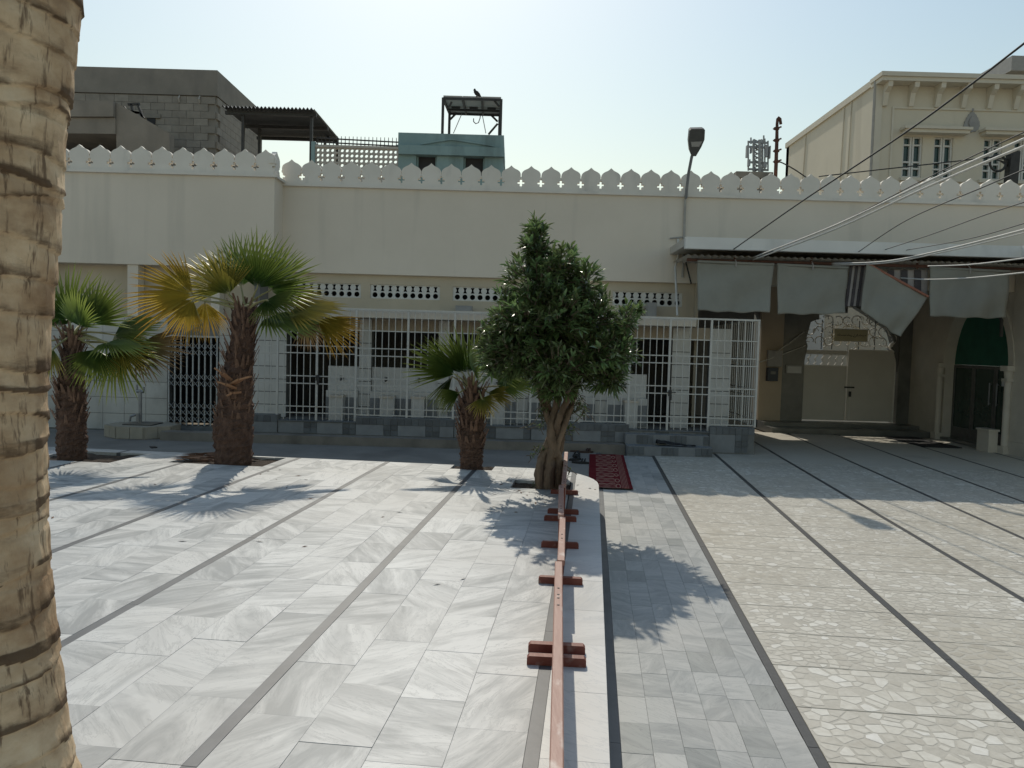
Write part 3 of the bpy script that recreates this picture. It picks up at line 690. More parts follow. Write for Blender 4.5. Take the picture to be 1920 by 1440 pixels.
YP = 13.5; zp0 = Z_(650, 819, 13.2)
plinth = thing('tiled_plinth', 'low plinth of slate and grey tiles under the white iron grille', 'plinth', ((xL+xR)/2, YP, 0))
segs = []
e_ = [470] + [q for g_ in gates for q in g_] + [1416]
for i in range(len(e_)-1):
    x0, x1 = X_(e_[i], 790, YP), X_(e_[i+1], 790, YP); g_ = i % 2 == 1
    zt = (z_bot_gate if g_ else z_bot_fix)-.025; segs.append((x0, x1, zt, g_))
    obj('core', MB().box(x0+.002, x1-.002, YP+(.03 if g_ else 0), YG+.12, 0, zt), M['wallgrout'], plinth)
    yf = YP+(.03 if g_ else 0); ts = .118; base = .02 if x0 > X_(1170,800,YP) else zp0
    n = max(1, round((x1-x0)/ts)); w_ = (x1-x0-.006)/n; z1 = zt-.006; r0 = z1-ts
    if not g_:
        for k in range(n): obj('tile', MB().box(x0+.003+k*w_+.003, x0+.003+(k+1)*w_-.003, yf-.012, yf-.001, r0+.003, z1), M['plinth_dark'], plinth)
    else: r0 = z1+.0
    k = 0; hgt = r0-base
    while k < n:
        big = 4 if (k//6) % 1 == 0 else 4
        nb = min(4, n-k)
        if nb >= 2: obj('tile', MB().box(x0+.003+k*w_+.003, x0+.003+(k+nb)*w_-.003, yf-.012, yf-.001, base+.004, r0-.003), M['plinth_grey'], plinth)
        k += nb
        for q in range(min(2, n-k)):
            rows = max(1, round(hgt/ts))
            for r in range(rows):
                obj('tile', MB().box(x0+.003+(k+q)*w_+.003, x0+.003+(k+q+1)*w_-.003, yf-.012, yf-.001, base+hgt*r/rows+.004, base+hgt*(r+1)/rows-.003), M['plinth_dark'], plinth)
        k += 2
    if g_: obj('threshold', MB().box(x0, x1, yf-.03, YG+.12, zt+.001, zt+.02), M['plinth_dark'], plinth)
kerb = tag(obj('kerb_step', MB().box(X_(300, 830, 13.2), X_(1172, 845, 13.2), 13.2, YP-.014, -.05, zp0-.004), M['kerbstone']), 'stained low concrete step along the foot of the tiled plinth', 'step')
# two entrance steps at the right gate
stp = thing('entrance_steps', 'two tiled steps up to the right grille gate', 'steps', (X_(1255, 850, 13.1), 13.1, 0))
sx0, sx1 = X_(1176, 850, 13.0), X_(1336, 850, 13.0)
zs1 = Z_(1250, 838, 13.0); zs2 = zs1+.17
for nm, yf, z0, z1 in (('tread', 13.0, -.03, zs1), ('tread', 13.27, -.03, zs2)):
    s_ = obj(nm, MB().box(sx0, sx1, yf, YP-.02, z0, z1), M['plinth_grey'], stp)
    zlo = .01 if yf < 13.1 else zs1+.01
    n = 15; w_ = (sx1-sx0)/n
    for k in range(n):
        if k % 6 in ((0,1,2) if yf < 13.1 else (2,3,4)): obj('tile', MB().box(sx0+k*w_+.004, sx0+(k+1)*w_-.004, yf-.012, yf-.001, zlo+.006, z1-.012), M['plinth_dark'], s_)
cl = MB(); n1, n2 = 22, 8; cx, cy0 = X_(1266, 832, 13.2), 13.03
for i in range(n1+1):
    for j in range(n2+1):
        t = i/n1; s2 = j/n2; cl.v.append((cx-.33+.66*t, cy0+.03+.2*s2*(1-.5*t)+.03*math.sin(7*t), zs1+.008+.085*(1-t)**1.3*math.sin(math.pi*min(1, s2+.1))+.02*abs(math.sin(9*t+5*s2))))
cl.f = [(i*(n2+1)+j, (i+1)*(n2+1)+j, (i+1)*(n2+1)+j+1, i*(n2+1)+j+1) for i in range(n1) for j in range(n2)]
tag(obj('crumpled_cloth', cl, M['cloth_black'], smooth=True), 'crumpled dark cloth left lying on the entrance steps', 'cloth')

# folding scissor gate in the left doorway
fg = thing('folding_gate', 'grey folding lattice gate across a dark doorway behind the middle palm', 'gate', ((gx0+gx1)/2, yl, gz0))
yf = yl-.03; nb = 8
for k in range(nb+1):
    x = gx0+.03+(gx1-gx0-.06)*k/nb
    obj('upright', MB().box(x-.012, x+.012, yf-.012, yf+.012, gz0+.005, gz1-.005), M['irongrey'], fg)
hg = gz1-gz0
for band in ((.02,.27),(.45,.62),(.62,.70),(.78,.98)):
    pass
for k in range(nb):
    xa = gx0+.03+(gx1-gx0-.06)*k/nb; xb = gx0+.03+(gx1-gx0-.06)*(k+1)/nb; w_ = xb-xa
    for z0 in (.04, .115, .19, .44, .515, .79, .865):
        za = gz0+hg*z0; zb_ = za+hg*.075
        obj('lattice_strip', MB().bar((xa, yf-.016, za), (xb, yf-.016, zb_), .004, .022, (0,1,0)), M['irongrey'], fg)
        obj('lattice_strip', MB().bar((xa, yf-.021, zb_), (xb, yf-.021, za), .004, .022, (0,1,0)), M['irongrey'], fg)
obj('track', MB().box(gx0, gx1, yf-.03, yf+.03, gz1-.004, gz1+.03), M['irongrey'], fg)
obj('padlock', MB().box(gx0+.5*(gx1-gx0)-.02, gx0+.5*(gx1-gx0)+.02, yf-.05, yf-.024, gz0+hg*.5, gz0+hg*.5+.05).tube([(gx0+.5*(gx1-gx0)-.012, yf-.037, gz0+hg*.5+.05), (gx0+.5*(gx1-gx0), yf-.037, gz0+hg*.5+.085), (gx0+.5*(gx1-gx0)+.012, yf-.037, gz0+hg*.5+.05)], .004, 6), M['galv'], fg)

# ================================================================== RIGHT PASSAGE: canopy, back wall, gates, arch
YC = 13.4
zca, zcb = Z_(1300, 444, YC), Z_(1300, 466, YC)
cx0, cxr = X_(1286, 450, YC), 8.62
canopy = thing('canopy', 'wide white concrete canopy over the right passage with corrugated lining', 'canopy', (cx0+2.5, YC, zcb))
obj('fascia', MB().slab([(cx0, YC), (cxr, YC), (cxr, 6.5), (cxr+.12, 6.5), (cxr+.12, YC+.12), (cx0, YC+.12)], zcb, zca), M['slabpaint'], canopy)
obj('slab', MB().box(cx0, 15, YC+.121, Y2-.003, zcb+.05, zca-.02).box(cxr+.121, 15, 6.5, YC+.12, zcb+.05, zca-.02), M['soffit'], canopy)
cor_ = MB(); n = 150; zz = zcb-.02
xs = np.linspace(cx0+.06, cxr+3, n*2+1)
cor_.v = [(x, yy, zcb-.09+.018*math.sin(i*math.pi/2)) for yy in (YC+.16, Y2+3.6) for i, x in enumerate(xs)]
m_ = len(xs); cor_.f = [(i, i+1, m_+i+1, m_+i) for i in range(m_-1)]
obj('corrugated_lining', cor_, M['corr'], canopy)
YD = 13.72; zpipe = Z_(1400, 490, YD)
obj('drape_pipe', MB().tube([(cx0+.1, YD, zpipe), (cxr+.8, YD, zpipe)], .028, 10), M['rust'], canopy)
for p_ in (1378, 1521, 1720, 1825):
    x = X_(p_, 490, YD); obj('hanger', MB().box(x-.02, x+.02, YD-.01, YD+.01, zpipe-.05, zcb-.05), M['rust'], canopy)
def drape(pts, label, sub=26, wav=.02, edge=None):      # pts: tl,tr,br,bl in pixels at YD
    q = [W(p[0], p[1], YD-.05) for p in pts]; mb = MB(); n = sub
    for back in (0, 1):
        for i in range(n+1):
            for j in range(n+1):
                s, t = i/n, j/n; p = (1-s)*((1-t)*q[0]+t*q[3])+s*((1-t)*q[1]+t*q[2])
                ph = pts[0][0]*.37; mb.v.append((p[0], p[1]+wav*1.5*math.sin(s*8+t*3+ph)*(.2+t)+wav*.7*math.sin(s*21+t*2+ph*2)*(.4+.6*t)+.02*math.sin(t*7+s*4+ph)+back*.012, p[2]-.018*t*math.sin(s*math.pi)+.010*t*math.sin(s*17+ph)))
    m = (n+1)*(n+1)
    mb.f = [(i*(n+1)+j, i*(n+1)+j+1, (i+1)*(n+1)+j+1, (i+1)*(n+1)+j) for i in range(n) for j in range(n)] + [(m+i*(n+1)+j, m+(i+1)*(n+1)+j, m+(i+1)*(n+1)+j+1, m+i*(n+1)+j+1) for i in range(n) for j in range(n)]
    for i in range(n):
        a = i*(n+1); b = (i+1)*(n+1); mb.f += [(a, b, m+b, m+a), (a+n, m+a+n, m+b+n, b+n)]
        mb.f += [(i, m+i, m+i+1, i+1), (n*(n+1)+i, n*(n+1)+i+1, m+n*(n+1)+i+1, m+n*(n+1)+i)]
    t = thing('awning_flap', label, 'awning', (float((q[2][0]+q[3][0])/2), YD, float(min(q[2][2], q[3][2]))), 'grey awning flaps under the canopy')
    obj('cloth', mb, M['awning'], t, True)
    a, b = q[0], q[1]
    obj('hem', MB().tube([(a[0], a[1]-.005, a[2]+.01), (b[0], b[1]-.005, b[2]+.01)], .022, 8), M['awnedge' if edge else 'awning'], t)
    if not edge:
        for s in (.5,): 
            p = a+(b-a)*s; obj('tie', MB().tube([(p[0], p[1]-.02, p[2]-.06), (p[0], p[1]-.03, p[2]+.02), (p[0], YD, zpipe+.03)], .012, 6), M['clothl'], t)
drape([(1308,491),(1451,497),(1441,585),(1309,582)], 'leftmost grey awning flap, hanging above the grille corner')
drape([(1457,497),(1590,503),(1585,587),(1459,588)], 'grey awning flap second from left, hanging straight above the left gate pier')
drape([(1624,494),(1740,557),(1690,632),(1614,580)], 'grey awning flap hanging crooked from one corner with a red hem', edge=True)
drape([(1743,503),(1893,510),(1888,596),(1744,592)], 'rightmost grey awning flap in front of the green arch')
def stripes(px0, px1, py0, py1, label, slant):
    t = thing('striped_cloth', label, 'cloth', (X_((px0+px1)/2, py1, YD+.1), YD+.1, Z_((px0+px1)/2, py1, YD+.1)), 'striped cloths behind the awning flaps')
    n = 6
    for k in range(n):
        a = px0+(px1-px0)*k/n; b = px0+(px1-px0)*(k+1)/n
        q = [W(a+slant, py0, YD+.1), W(b+slant, py0, YD+.1), W(b, py1, YD+.1), W(a, py1, YD+.1)]
        yo = .02*(k % 2); mb = MB().add([(p[0], p[1]+yo, p[2]) for p in q]+[(p[0], p[1]+yo+.008, p[2]) for p in q], [(0,3,2,1),(4,5,6,7),(0,1,5,4),(1,2,6,5),(2,3,7,6),(3,0,4,7)])
        obj('stripe', mb, M['clothl' if k % 2 else 'clothd'], t)
stripes(1584, 1616, 497, 574, 'bunched black and white striped cloth between two awning flaps', 10)
stripes(1664, 1740, 506, 556, 'striped cloth seen above the crooked awning flap', 0)

# back wall of the passage
YW = 18.5
zgate0 = Z_(1590, 789, YW); 
def xb(p): return X_(p, 700, YW)
zo2 = Z_(1590, 560, YW)
back = thing('passage_wall', 'shaded back wall of the right passage with stone piers', 'wall', (xb(1590), YW, 0))
g1, g2 = xb(1505), xb(1682)
obj('plaster_pier', MB().box(xb(1421), xb(1463), YW-.12, YW+.3, 0, 3.5), M['beige2'], back)
obj('stone_pier', MB().box(xb(1463)+.003, g1, YW-.08, YW+.3, 0, 3.5), M['darkstone'], back)
obj('stone_pier', MB().box(g2, xb(1738), YW-.08, YW+.3, 0, 3.5), M['darkstone'], back)
obj('plaster_pier', MB().box(xb(1738)+.003, xb(1790), YW-.12, YW+.3, 0, 3.5), M['creamstone'], back)
# stepped arch over the gate, its opening lets the sun through
zr = lambda y: Z_(1560, y, YW)
op = [(g1, zr(690)), (xb(1512), zr(650)), (xb(1508), zr(640)), (xb(1513), zr(618)), (xb(1516), zr(605)), (xb(1526), zr(600)), (xb(1531), zr(600)), (xb(1531), zr(588)), (xb(1584), zr(586)), (xb(1584), zr(573)), (xb(1600), zr(575)), (xb(1622), zr(588)), (xb(1640), zr(600)), (xb(1660), zr(612)), (xb(1668), zr(622)), (xb(1674), zr(640)), (xb(1668), zr(650)), (xb(1676), zr(656)), (g2, zr(690))]
top = 3.5
obj('arch_panel', MB().prism([(g1+.001, top), (g1+.001, zr(690))] + [(x, z) for x, z in op[1:-1]] + [(g2-.001, zr(690)), (g2-.001, top)], YW, YW+.25), M['darkstone'], back)
xs0, xs1 = X_(1312, 600, 18.5), xb(1421)
obj('side_arch', MB().prism([(xs0-.3, top), (xs0-.3, .1), (xs0, .1), (xs0, zr(600)), (xs0+.03, zr(590)), (xs0+.12, zr(585)), (xs1-.14, zr(589)), (xs1-.04, zr(594)), (xs1-.001, zr(604)), (xs1-.001, top)], YW, YW+.25), M['inner'], back)
obj('passage_ceiling', MB().box(X_(1312,560,Y2), 13, Y2+3.5, YW+.3, 3.38, 3.418), M['soffit'], back)
obj('doorstep', MB().box(xb(1421), xb(1765), YW-1.15, YW+.4, -.03, .10).box(xb(1421), xb(1765), YW-.6, YW+.4, .1, zgate0-.03), M['darkstone'], back)
# double-leaf gate with scroll work
gate = thing('metal_gate', 'grey sheet metal double gate with scrollwork top and sign plate', 'gate', ((g1+g2)/2, YW+.1, zgate0-.03))
gy = YW+.05; gm = xb(1590); zt1 = zr(655); zl1 = zr(686); zt0 = zr(660)
lf = obj('gate_leaf', MB().box(g1+.02, gm-.012, gy, gy+.05, zgate0, zl1).box(g1+.02, gm-.012, gy, gy+.05, zr(665), zr(657)), M['gatepaint'], gate)
rf = obj('gate_leaf', MB().box(gm+.012, g2-.02, gy, gy+.05, zgate0, zt1), M['gatepaint'], gate)
obj('edge_trim', MB().box(gm-.03, gm-.010, gy-.02, gy-.002, zgate0, zr(640)), M['gatetrim'], gate)
obj('edge_trim', MB().box(g2-.05, g2-.022, gy-.02, gy-.002, zgate0-.02, zt1), M['gatetrim'], gate)
obj('edge_trim', MB().box(g1+.02, gm-.031, gy-.02, gy-.002, zl1-.012, zl1+.012), M['gatetrim'], gate)
obj('edge_trim', MB().box(gm+.0, g2-.051, gy-.02, gy-.002, zt1-.01, zt1+.012), M['gatetrim'], gate)
obj('seam', MB().box(xb(1597), xb(1597)+.012, gy-.012, gy-.001, zgate0+.02, zr(715)), M['gatetrim'], rf)
obj('bolt', MB().box(gm-.06, gm+.18, gy-.03, gy-.021, zr(727), zr(724)).tube([(gm+.07, gy-.05, zr(733)), (gm+.07, gy-.05, zr(743))], .03, 10), M['darkmetal'], gate)
def scroll(cx, cz, r, a0, a1, n=14, rr=.3):
    return [(cx+r*(1-rr*k/n)*math.cos(a0+(a1-a0)*k/n), gy+.02, cz+r*(1-rr*k/n)*math.sin(a0+(a1-a0)*k/n)) for k in range(n+1)]
sc_spots = []
for i, px in enumerate(range(1518, 1676, 17)):
    for j, py in enumerate((600, 620, 640)):
        if j == 0 and (px < 1530 or px > 1650): continue
        r = .13 if (i+j) % 2 else .11; a0 = (i*1.3+j*2.1) % 6.28; sgn = 1 if (i+j) % 2 else -1
        mb = MB().tube(scroll(xb(px), zr(py), r, a0, a0+sgn*4.6), .013, 6)
        mb.tube(scroll(xb(px)+r*.9*math.cos(a0), zr(py)+r*.9*math.sin(a0), r*.7, a0+math.pi, a0+math.pi-sgn*3.6), .011, 6)
        obj('scroll', mb, M['gatetrim'], gate)
for px in range(1514, 1588, 13):
    mb = MB().tube([(xb(px), gy+.02, zr(684)), (xb(px)+.05, gy+.02, zr(679)), (xb(px)+.02, gy+.02, zr(673)), (xb(px)+.09, gy+.02, zr(666))], .013, 6)
    obj('scroll', mb, M['gatetrim'], gate)
for px in (1540, 1560, 1610, 1640): obj('upright', MB().box(xb(px)-.008, xb(px)+.008, gy+.03, gy+.045, zt1, zr(600)), M['darkmetal'], gate)
# S-shaped bar at the right end
obj('end_scroll', MB().tube([(xb(1672), gy, zr(622)), (xb(1677), gy, zr(628)), (xb(1678), gy, zr(636)), (xb(1671), gy, zr(644)), (xb(1671), gy, zr(650)), (xb(1677), gy, zr(657))], [.05,.055,.05,.055,.05,.02], 8), M['gatetrim'], gate, True)
sp = thing('sign_plate', 'olive sign plate with one line of dark script above the gate', 'sign', (xb(1591), gy-.08, zr(638)))
px0, px1 = xb(1560), xb(1622); sz0, sz1 = zr(638.5), zr(617)
obj('plate', MB().box(px0, px1, gy-.09, gy-.07, sz0, sz1), M['brass'], sp)
obj('rim', MB().box(px0-.012, px1+.012, gy-.094, gy-.07, sz1, sz1+.014).box(px0-.012, px1+.012, gy-.094, gy-.07, sz0-.014, sz0), M['gatetrim'], sp)
mz = (sz0+sz1)/2-.012; wS = px1-px0; yS = gy-.0925
def stroke(pts, w=.010): return MB().tube([(px0+wS*a, yS, mz+b) for a, b in pts], w*.55, 5)
letters = [[(.08,.004),(.11,.018),(.14,0),(.17,.016),(.20,0),(.24,.004),(.30,.004),(.35,.012)], [(.37,.01),(.40,0),(.44,.014),(.47,0),(.52,0)], [(.55,.0),(.58,-.022),(.62,-.03),(.65,-.01),(.66,.03)], [(.69,-.004),(.69,.05)], [(.72,.0),(.75,.014),(.78,0),(.81,.014),(.85,0),(.90,.012)], [(.93,0),(.93,.03)]]
for l in letters: obj('script_stroke', stroke(l), M['ink'], sp)
for a, b in ((.15,.034),(.42,.034),(.50,-.02),(.77,.034),(.60,.02)): obj('script_dot', MB().box(px0+wS*a-.006, px0+wS*a+.006, yS-.004, yS+.002, mz+b-.006, mz+b+.006), M['ink'], sp)
# things on the left piers
bx = thing('donation_box', 'dark blue metal box fixed to the beige pier left of the gate', 'box', (xb(1442), YW-.2, zr(717)))
obj('body', MB().box(xb(1433), xb(1452), YW-.27, YW-.123, zr(717), zr(692)), M['bluebox'], bx)
obj('slot_plate', MB().box(xb(1438), xb(1447), YW-.276, YW-.271, zr(704), zr(699)), M['alu'], bx)
bx = thing('meter_box', 'pale grey box on the pier above the dark blue box', 'box', (xb(1448), YW-.2, zr(691)))
obj('body', MB().box(xb(1433), xb(1459), YW-.24, YW-.123, zr(690), zr(662)), M['metalbox'], bx)
obj('lid', MB().box(xb(1432.5), xb(1459.5), YW-.25, YW-.123, zr(662)+.001, zr(660)), M['metalbox'], bx)
bx = thing('notice_board', 'white framed notice on the dark stone pier beside the gate', 'notice', (xb(1486), YW-.1, zr(702)))
obj('frame', MB().box(xb(1470), xb(1500), YW-.11, YW-.082, zr(702), zr(687)), M['metalbox'], bx)
obj('sheet', MB().box(xb(1473), xb(1499), YW-.114, YW-.1102, zr(701), zr(689)), M['paper'], bx)
for lab, a, b in (('thin grey cord slanting up to the gate from the pale box', (1455,660), (1508,622)), ('lower thin grey cord slanting across the dark pier', (1412,683), (1510,648))):
    p, q = W(*a, YW-.3), W(*b, YW-.12); tag(obj('cord', MB().tube([p, (p+q)/2-np.array([0,0,.02]), q], .012, 6), M['cablewhite']), lab, 'cord', 'cords by the gate')

# side wall of the passage with the green arch (faces left)
XS = 9.42
sw = thing('arch_wall', 'stone side wall with a pointed green arch and glass doors at right', 'wall', (XS, 16.2, 0))
def yx(px): return XS*FPX/((px-960))       # depth on the side wall for an image column (level view)
ya, yb_ = yx(1771), yx(1893)               # far and near jambs
ya, yb_ = max(ya, yb_), min(ya, yb_)
ym = (ya+yb_)/2; hwid = (ya-yb_)/2; zsp = 1.66; zap = 2.95
def archpts(hw, rise, n=10):
    pts = []
    for k in range(n+1):
        t = k/n; pts.append((-hw*math.cos(t*math.pi/2)**.82, rise*math.sin(t*math.pi/2)**1.1))
    return pts + [(-x, z) for x, z in pts[::-1][1:]]
def wallpoly(mb, pts, x0, x1):              # polygon in y,z pulled along x
    n = len(pts)
    mb.add([(x0, y, z) for y, z in pts]+[(x1, y, z) for y, z in pts], [tuple(range(n-1,-1,-1)), tuple(range(n, 2*n))]+[(i, (i+1) % n, (i+1) % n+n, i+n) for i in range(n)]); return mb
A = [(ym+x, zsp+z) for x, z in archpts(hwid, zap-zsp)]
lo_y, hi_y = yb_-.5, YW
outer = [(lo_y, 0), (yb_, 0)] + A + [(ya, 0), (hi_y, 0), (hi_y, 3.38), (lo_y, 3.38)]
obj('wall_face', wallpoly(MB(), outer, XS, XS+.35), M['creamstone'], sw)
A2 = [(ym+x, zsp+z) for x, z in archpts(hwid+.16, zap-zsp+.16)]
mold = wallpoly(MB(), A2 + A[::-1], XS-.05, XS-.002)
obj('arch_moulding', mold, M['creamstone'], sw)
for yy in (ya+.07, yb_-.07):
    mb = MB().tube([(XS-.07, yy, .14), (XS-.07, yy, zsp-.3)], .065, 14).box(XS-.16, XS+.0-.002, yy-.1, yy+.1, 0.0, .14).box(XS-.15, XS-.002, yy-.09, yy+.09, zsp-.3, zsp-.24).box(XS-.17, XS-.002, yy-.11, yy+.11, zsp-.1, zsp-.001).tube([(XS-.07, yy, zsp-.24), (XS-.07, yy, zsp-.1)], [.07,.085], 14)
    obj('half_column', mb, M['creamstone'], sw)
obj('green_curtain', wallpoly(MB(), [(ym+x*1.02, z) for x, z in [(-hwid, zsp-.02)]] + [(ym+x, zsp+z) for x, z in archpts(hwid+.01, zap-zsp+.01)] + [(ym+hwid*1.02, zsp-.02)], XS+.2, XS+.22), M['greencloth'], sw)
nd = 3
for k in range(nd):
    y0 = yb_+(ya-yb_)*k/nd; y1 = yb_+(ya-yb_)*(k+1)/nd
    dr = obj('glass_door', MB().box(XS+.2, XS+.23, y0+.01, y1-.01, .3, zsp-.025), M['greenglass'], sw)
    fr = MB()
    for q in (y0+.035, y1-.035): fr.box(XS+.185, XS+.198, q-.03, q+.03, .06, zsp-.03)
    fr.box(XS+.185, XS+.198, y0+.066, y1-.066, .06, .3).box(XS+.185, XS+.198, y0+.066, y1-.066, zsp-.09, zsp-.03)
    obj('frame', fr, M['alu'], dr)
    if k in (0, 1): 
        q = y1-.12 if k == 0 else y0+.12
        obj('handle', MB().tube([(XS+.15, q, .85), (XS+.15, q, 1.3)], .014, 8).tube([(XS+.15, q, .88), (XS+.186, q, .88)], .01, 6).tube([(XS+.15, q, 1.27), (XS+.186, q, 1.27)], .01, 6), M['galv'], dr)
    if k == 0: obj('notice', MB().box(XS+.194, XS+.1995, y0+.25, y0+.55, 1.25, 1.35), M['paper'], dr)
obj('sill', MB().box(XS-.05, XS+.34, yb_, ya, 0.0, .058), M['darkstone'], sw)
yp = yx(1893)-.02
pil = thing('corner_pillar', 'broad pale stone pillar at the right edge of the picture', 'pillar', (XS+.1, yp-.35, 0))
obj('shaft', MB().box(XS-.03, XS+.45, yp-.7, yp-.02, 0, 3.4), M['creamstone'], pil)
obj('base', MB().box(XS-.06, XS-.033, yp-.72, yp-.0, 0, .25).box(XS-.032, XS+.45, yp-.72, yp-.703, 0, .25), M['creamstone'], pil)
bk = thing('pipe_bracket', 'dark bent pipe bracket on the right pillar above the arch', 'bracket', (XS-.33, yp-.3, 2.2))
obj('pipe', MB().tube([(XS-.75, yp-.2, 2.62), (XS-.55, yp-.2, 2.65), (XS-.42, yp-.2, 2.62), (XS-.36, yp-.2, 2.5), (XS-.35, yp-.2, 2.2)], .03, 8), M['darkmetal'], bk)
dm = thing('stone_block', 'small stone block beside the right glass doors', 'block', (XS-.2, yb_+.25, 0))  # plain pale block standing by the near door jamb
obj('body', MB().box(XS-.32, XS-.15, yb_+.02, yb_+.40, 0, .40), M['creamstone'], dm)
obj('cap', MB().box(XS-.34, XS-.13, yb_-.0, yb_+.42, .401, .44), M['creamstone'], dm)
mat_ = MB()
for i in range(5): mat_.box(XS-1.25+i*.001, XS-.5, 15.3+i*.36, 15.3+i*.36+.35, .004, .018)
tag(obj('door_mat', mat_, M['cloth_black']), 'dark mat laid on the floor before the green arch', 'mat')
# lane behind the gates
lane = thing('lane_wall', 'beige wall of the lane glimpsed through the gate scrollwork', 'wall', (6, 23.5, 0))
obj('wall', MB().box(0, 11.1, 23.5, 23.8, -.05, 4.6), M['beige'], lane)
obj('shop_shutter', MB().box(6.3, 7.9, 23.42, 23.497, 0, 3.9), M['beige2'], lane)
obj('grey_door', MB().box(8.05, 9.3, 23.4, 23.497, 0, 3.1), M['gatepaint'], lane)

# ================================================================== BACKGROUND BUILDINGS
# -- grey block building, upper left
YK = 22.0
kx1 = X_(405, 140, YK); kz1 = Z_(300, 130, YK); kx0 = -19.0; kzb = Z_(300, 178, YK); kye = YK*405.5/ (405.5-0) 
kye = 26.0
blk = thing('block_house', 'unfinished grey cement block house behind the left parapet', 'house', (kx1-4, YK, 0))
obj('wall', MB().box(kx0, kx1, YK, kye, 0, kzb), M['cement'], blk)
obj('roof_band', MB().box(kx0, kx1+.06, YK-.06, kye, kzb+.002, kz1), M['cement'], blk)
bw, bh = .40, .20; bm_ = boxmesh('block', M['blockwall'], bw-.009, .035, bh-.008)
row = 0; z = kzb-.02-bh; cnt = 0
while z > 5.4:
    x = kx1-.2-(.2 if row % 2 else 0)
    while x > X_(125, 250, YK):
        share('block', bm_, (x, YK-.022, z), blk); x -= bw; cnt += 1
    z -= bh; row += 1
bm2 = MB().box(-.025, .025, -bw/2+.0045, bw/2-.0045, 0, bh-.008).mesh('block', M['blockwall']); row = 0; z = kzb-.02-bh
while z > 5.4:
    y = YK+.22+(.2 if row % 2 else 0)
    while y < kye-.2: share('block', bm2, (kx1+.022, y, z), blk); y += bw
    z -= bh; row += 1
for (a, b, c, d) in ((278, 293, 223, 234),):
    wn = obj('window', MB().box(X_(a,225,YK), X_(b,225,YK), YK-.07, YK-.046, Z_(285,d,YK), Z_(285,c,YK)), M['dark'], blk)
    obj('lintel', MB().box(X_(a-9,225,YK), X_(b+10,225,YK), YK-.09, YK-.046, Z_(285,c-.5,YK), Z_(285,c-8,YK)), M['cement'], wn)
for p_ in (338, 376): obj('wire_hook', MB().tube([(X_(p_,180,YK), YK-.05, kzb-.02), (X_(p_,180,YK), YK-.12, kzb-.12), (X_(p_,180,YK), YK-.06, kzb-.2)], .02, 6), M['lattice'], blk)
obj('roof_post', MB().box(kx1-.02, kx1+.3, kye-.5, kye-.2, kz1-.6, kz1+.0), M['cement'], blk)
# -- cement stair house in front of it
YS = 19.0
sth = thing('stair_house', 'bare cement stair block with sloping parapet and dark opening at upper left', 'house', (X_(200,260,YS), YS, 0))
zz_ = lambda x, y: (X_(x, y, YS), Z_(x, y, YS))
obj('wall', MB().prism([zz_(60,221), zz_(217,221), zz_(217,192), zz_(60,190)][::-1], YS-.12, YS+3), M['cement'], sth)
obj('stair_parapet', MB().prism([zz_(217.5,192), zz_(318,250), zz_(318,330), zz_(219,330)], YS, YS+.25), M['cement'], sth)
obj('floor_band', MB().prism([zz_(60,250), zz_(218,252), zz_(218,222), zz_(60,221.5)][::-1], YS-.05, YS+3), M['cement'], sth)
obj('side_wall', MB().prism([zz_(40,330), zz_(150,330), zz_(150,253), zz_(40,253)][::-1], YS+1.6, YS+1.7), M['dark'], sth)
obj('inner_wall', MB().prism([zz_(150,330), zz_(219,330), zz_(219,253), zz_(150,253)][::-1], YS+1.62, YS+1.7), M['dark'], sth)
obj('lower_wall', MB().prism([zz_(40,420), zz_(219,420), zz_(219,285), zz_(40,284)][::-1], YS, YS+.2), M['cement'], sth)
ch = thing('broken_chair', 'dark broken metal frame lying on the cement stair parapet', 'chair', (*[X_(256,225,YS)], YS+.1, Z_(256,215,YS)))
for a, b in (((232,208),(262,212)), ((232,200),(238,208)), ((258,196),(268,220)), ((240,196),(262,195)), ((246,196),(250,212)), ((262,212),(270,222)), ((238,208),(262,212))):
    obj('bar', MB().bar(W(*a, YS+.1), W(*b, YS+.1), .05), M['darkmetal'], ch)

# -- corrugated shed roof on posts
shed = thing('shed_roof', 'dark corrugated sheet roof on thin posts beside the block house', 'roof', (X_(530,230,21), 20, 0))
zs_ = Z_(588, 204, 20); xs0_, xs1_ = X_(416, 199, 20), X_(589, 204, 20); yfar = 22.9
sh = MB(); n = 96; xs = np.linspace(xs0_, xs1_, n+1)
for yy in (20.0, yfar):
    for i, x in enumerate(xs): sh.v.append((x, yy, zs_+.035*math.sin(i*math.pi/2)))
sh.f = [(i, i+1, n+1+i+1, n+1+i) for i in range(n)]
obj('sheet', sh, M['sheet'], shed)
for yy in (20.25, 21.5, 22.7): obj('purlin', MB().box(xs0_, xs1_, yy-.04, yy+.04, zs_-.13, zs_-.045), M['darkmetal'], shed)
for px_, yy in ((456, 20.3), (487, 21.6), (0, 0), (584, 20.3), (610, 22.75), (633, 22.75)):
    if not px_: continue
    x = X_(px_, 235, yy); obj('post', MB().box(x-.035, x+.035, yy-.035, yy+.035, 4.0, zs_-.05), M['darkmetal'], shed)
for a, b, yy in (((616,257),(632,270),22.75), ((455,239),(466,228),21.6)): obj('brace', MB().bar(W(*a,yy), W(*b,yy), .05), M['darkmetal'], shed)

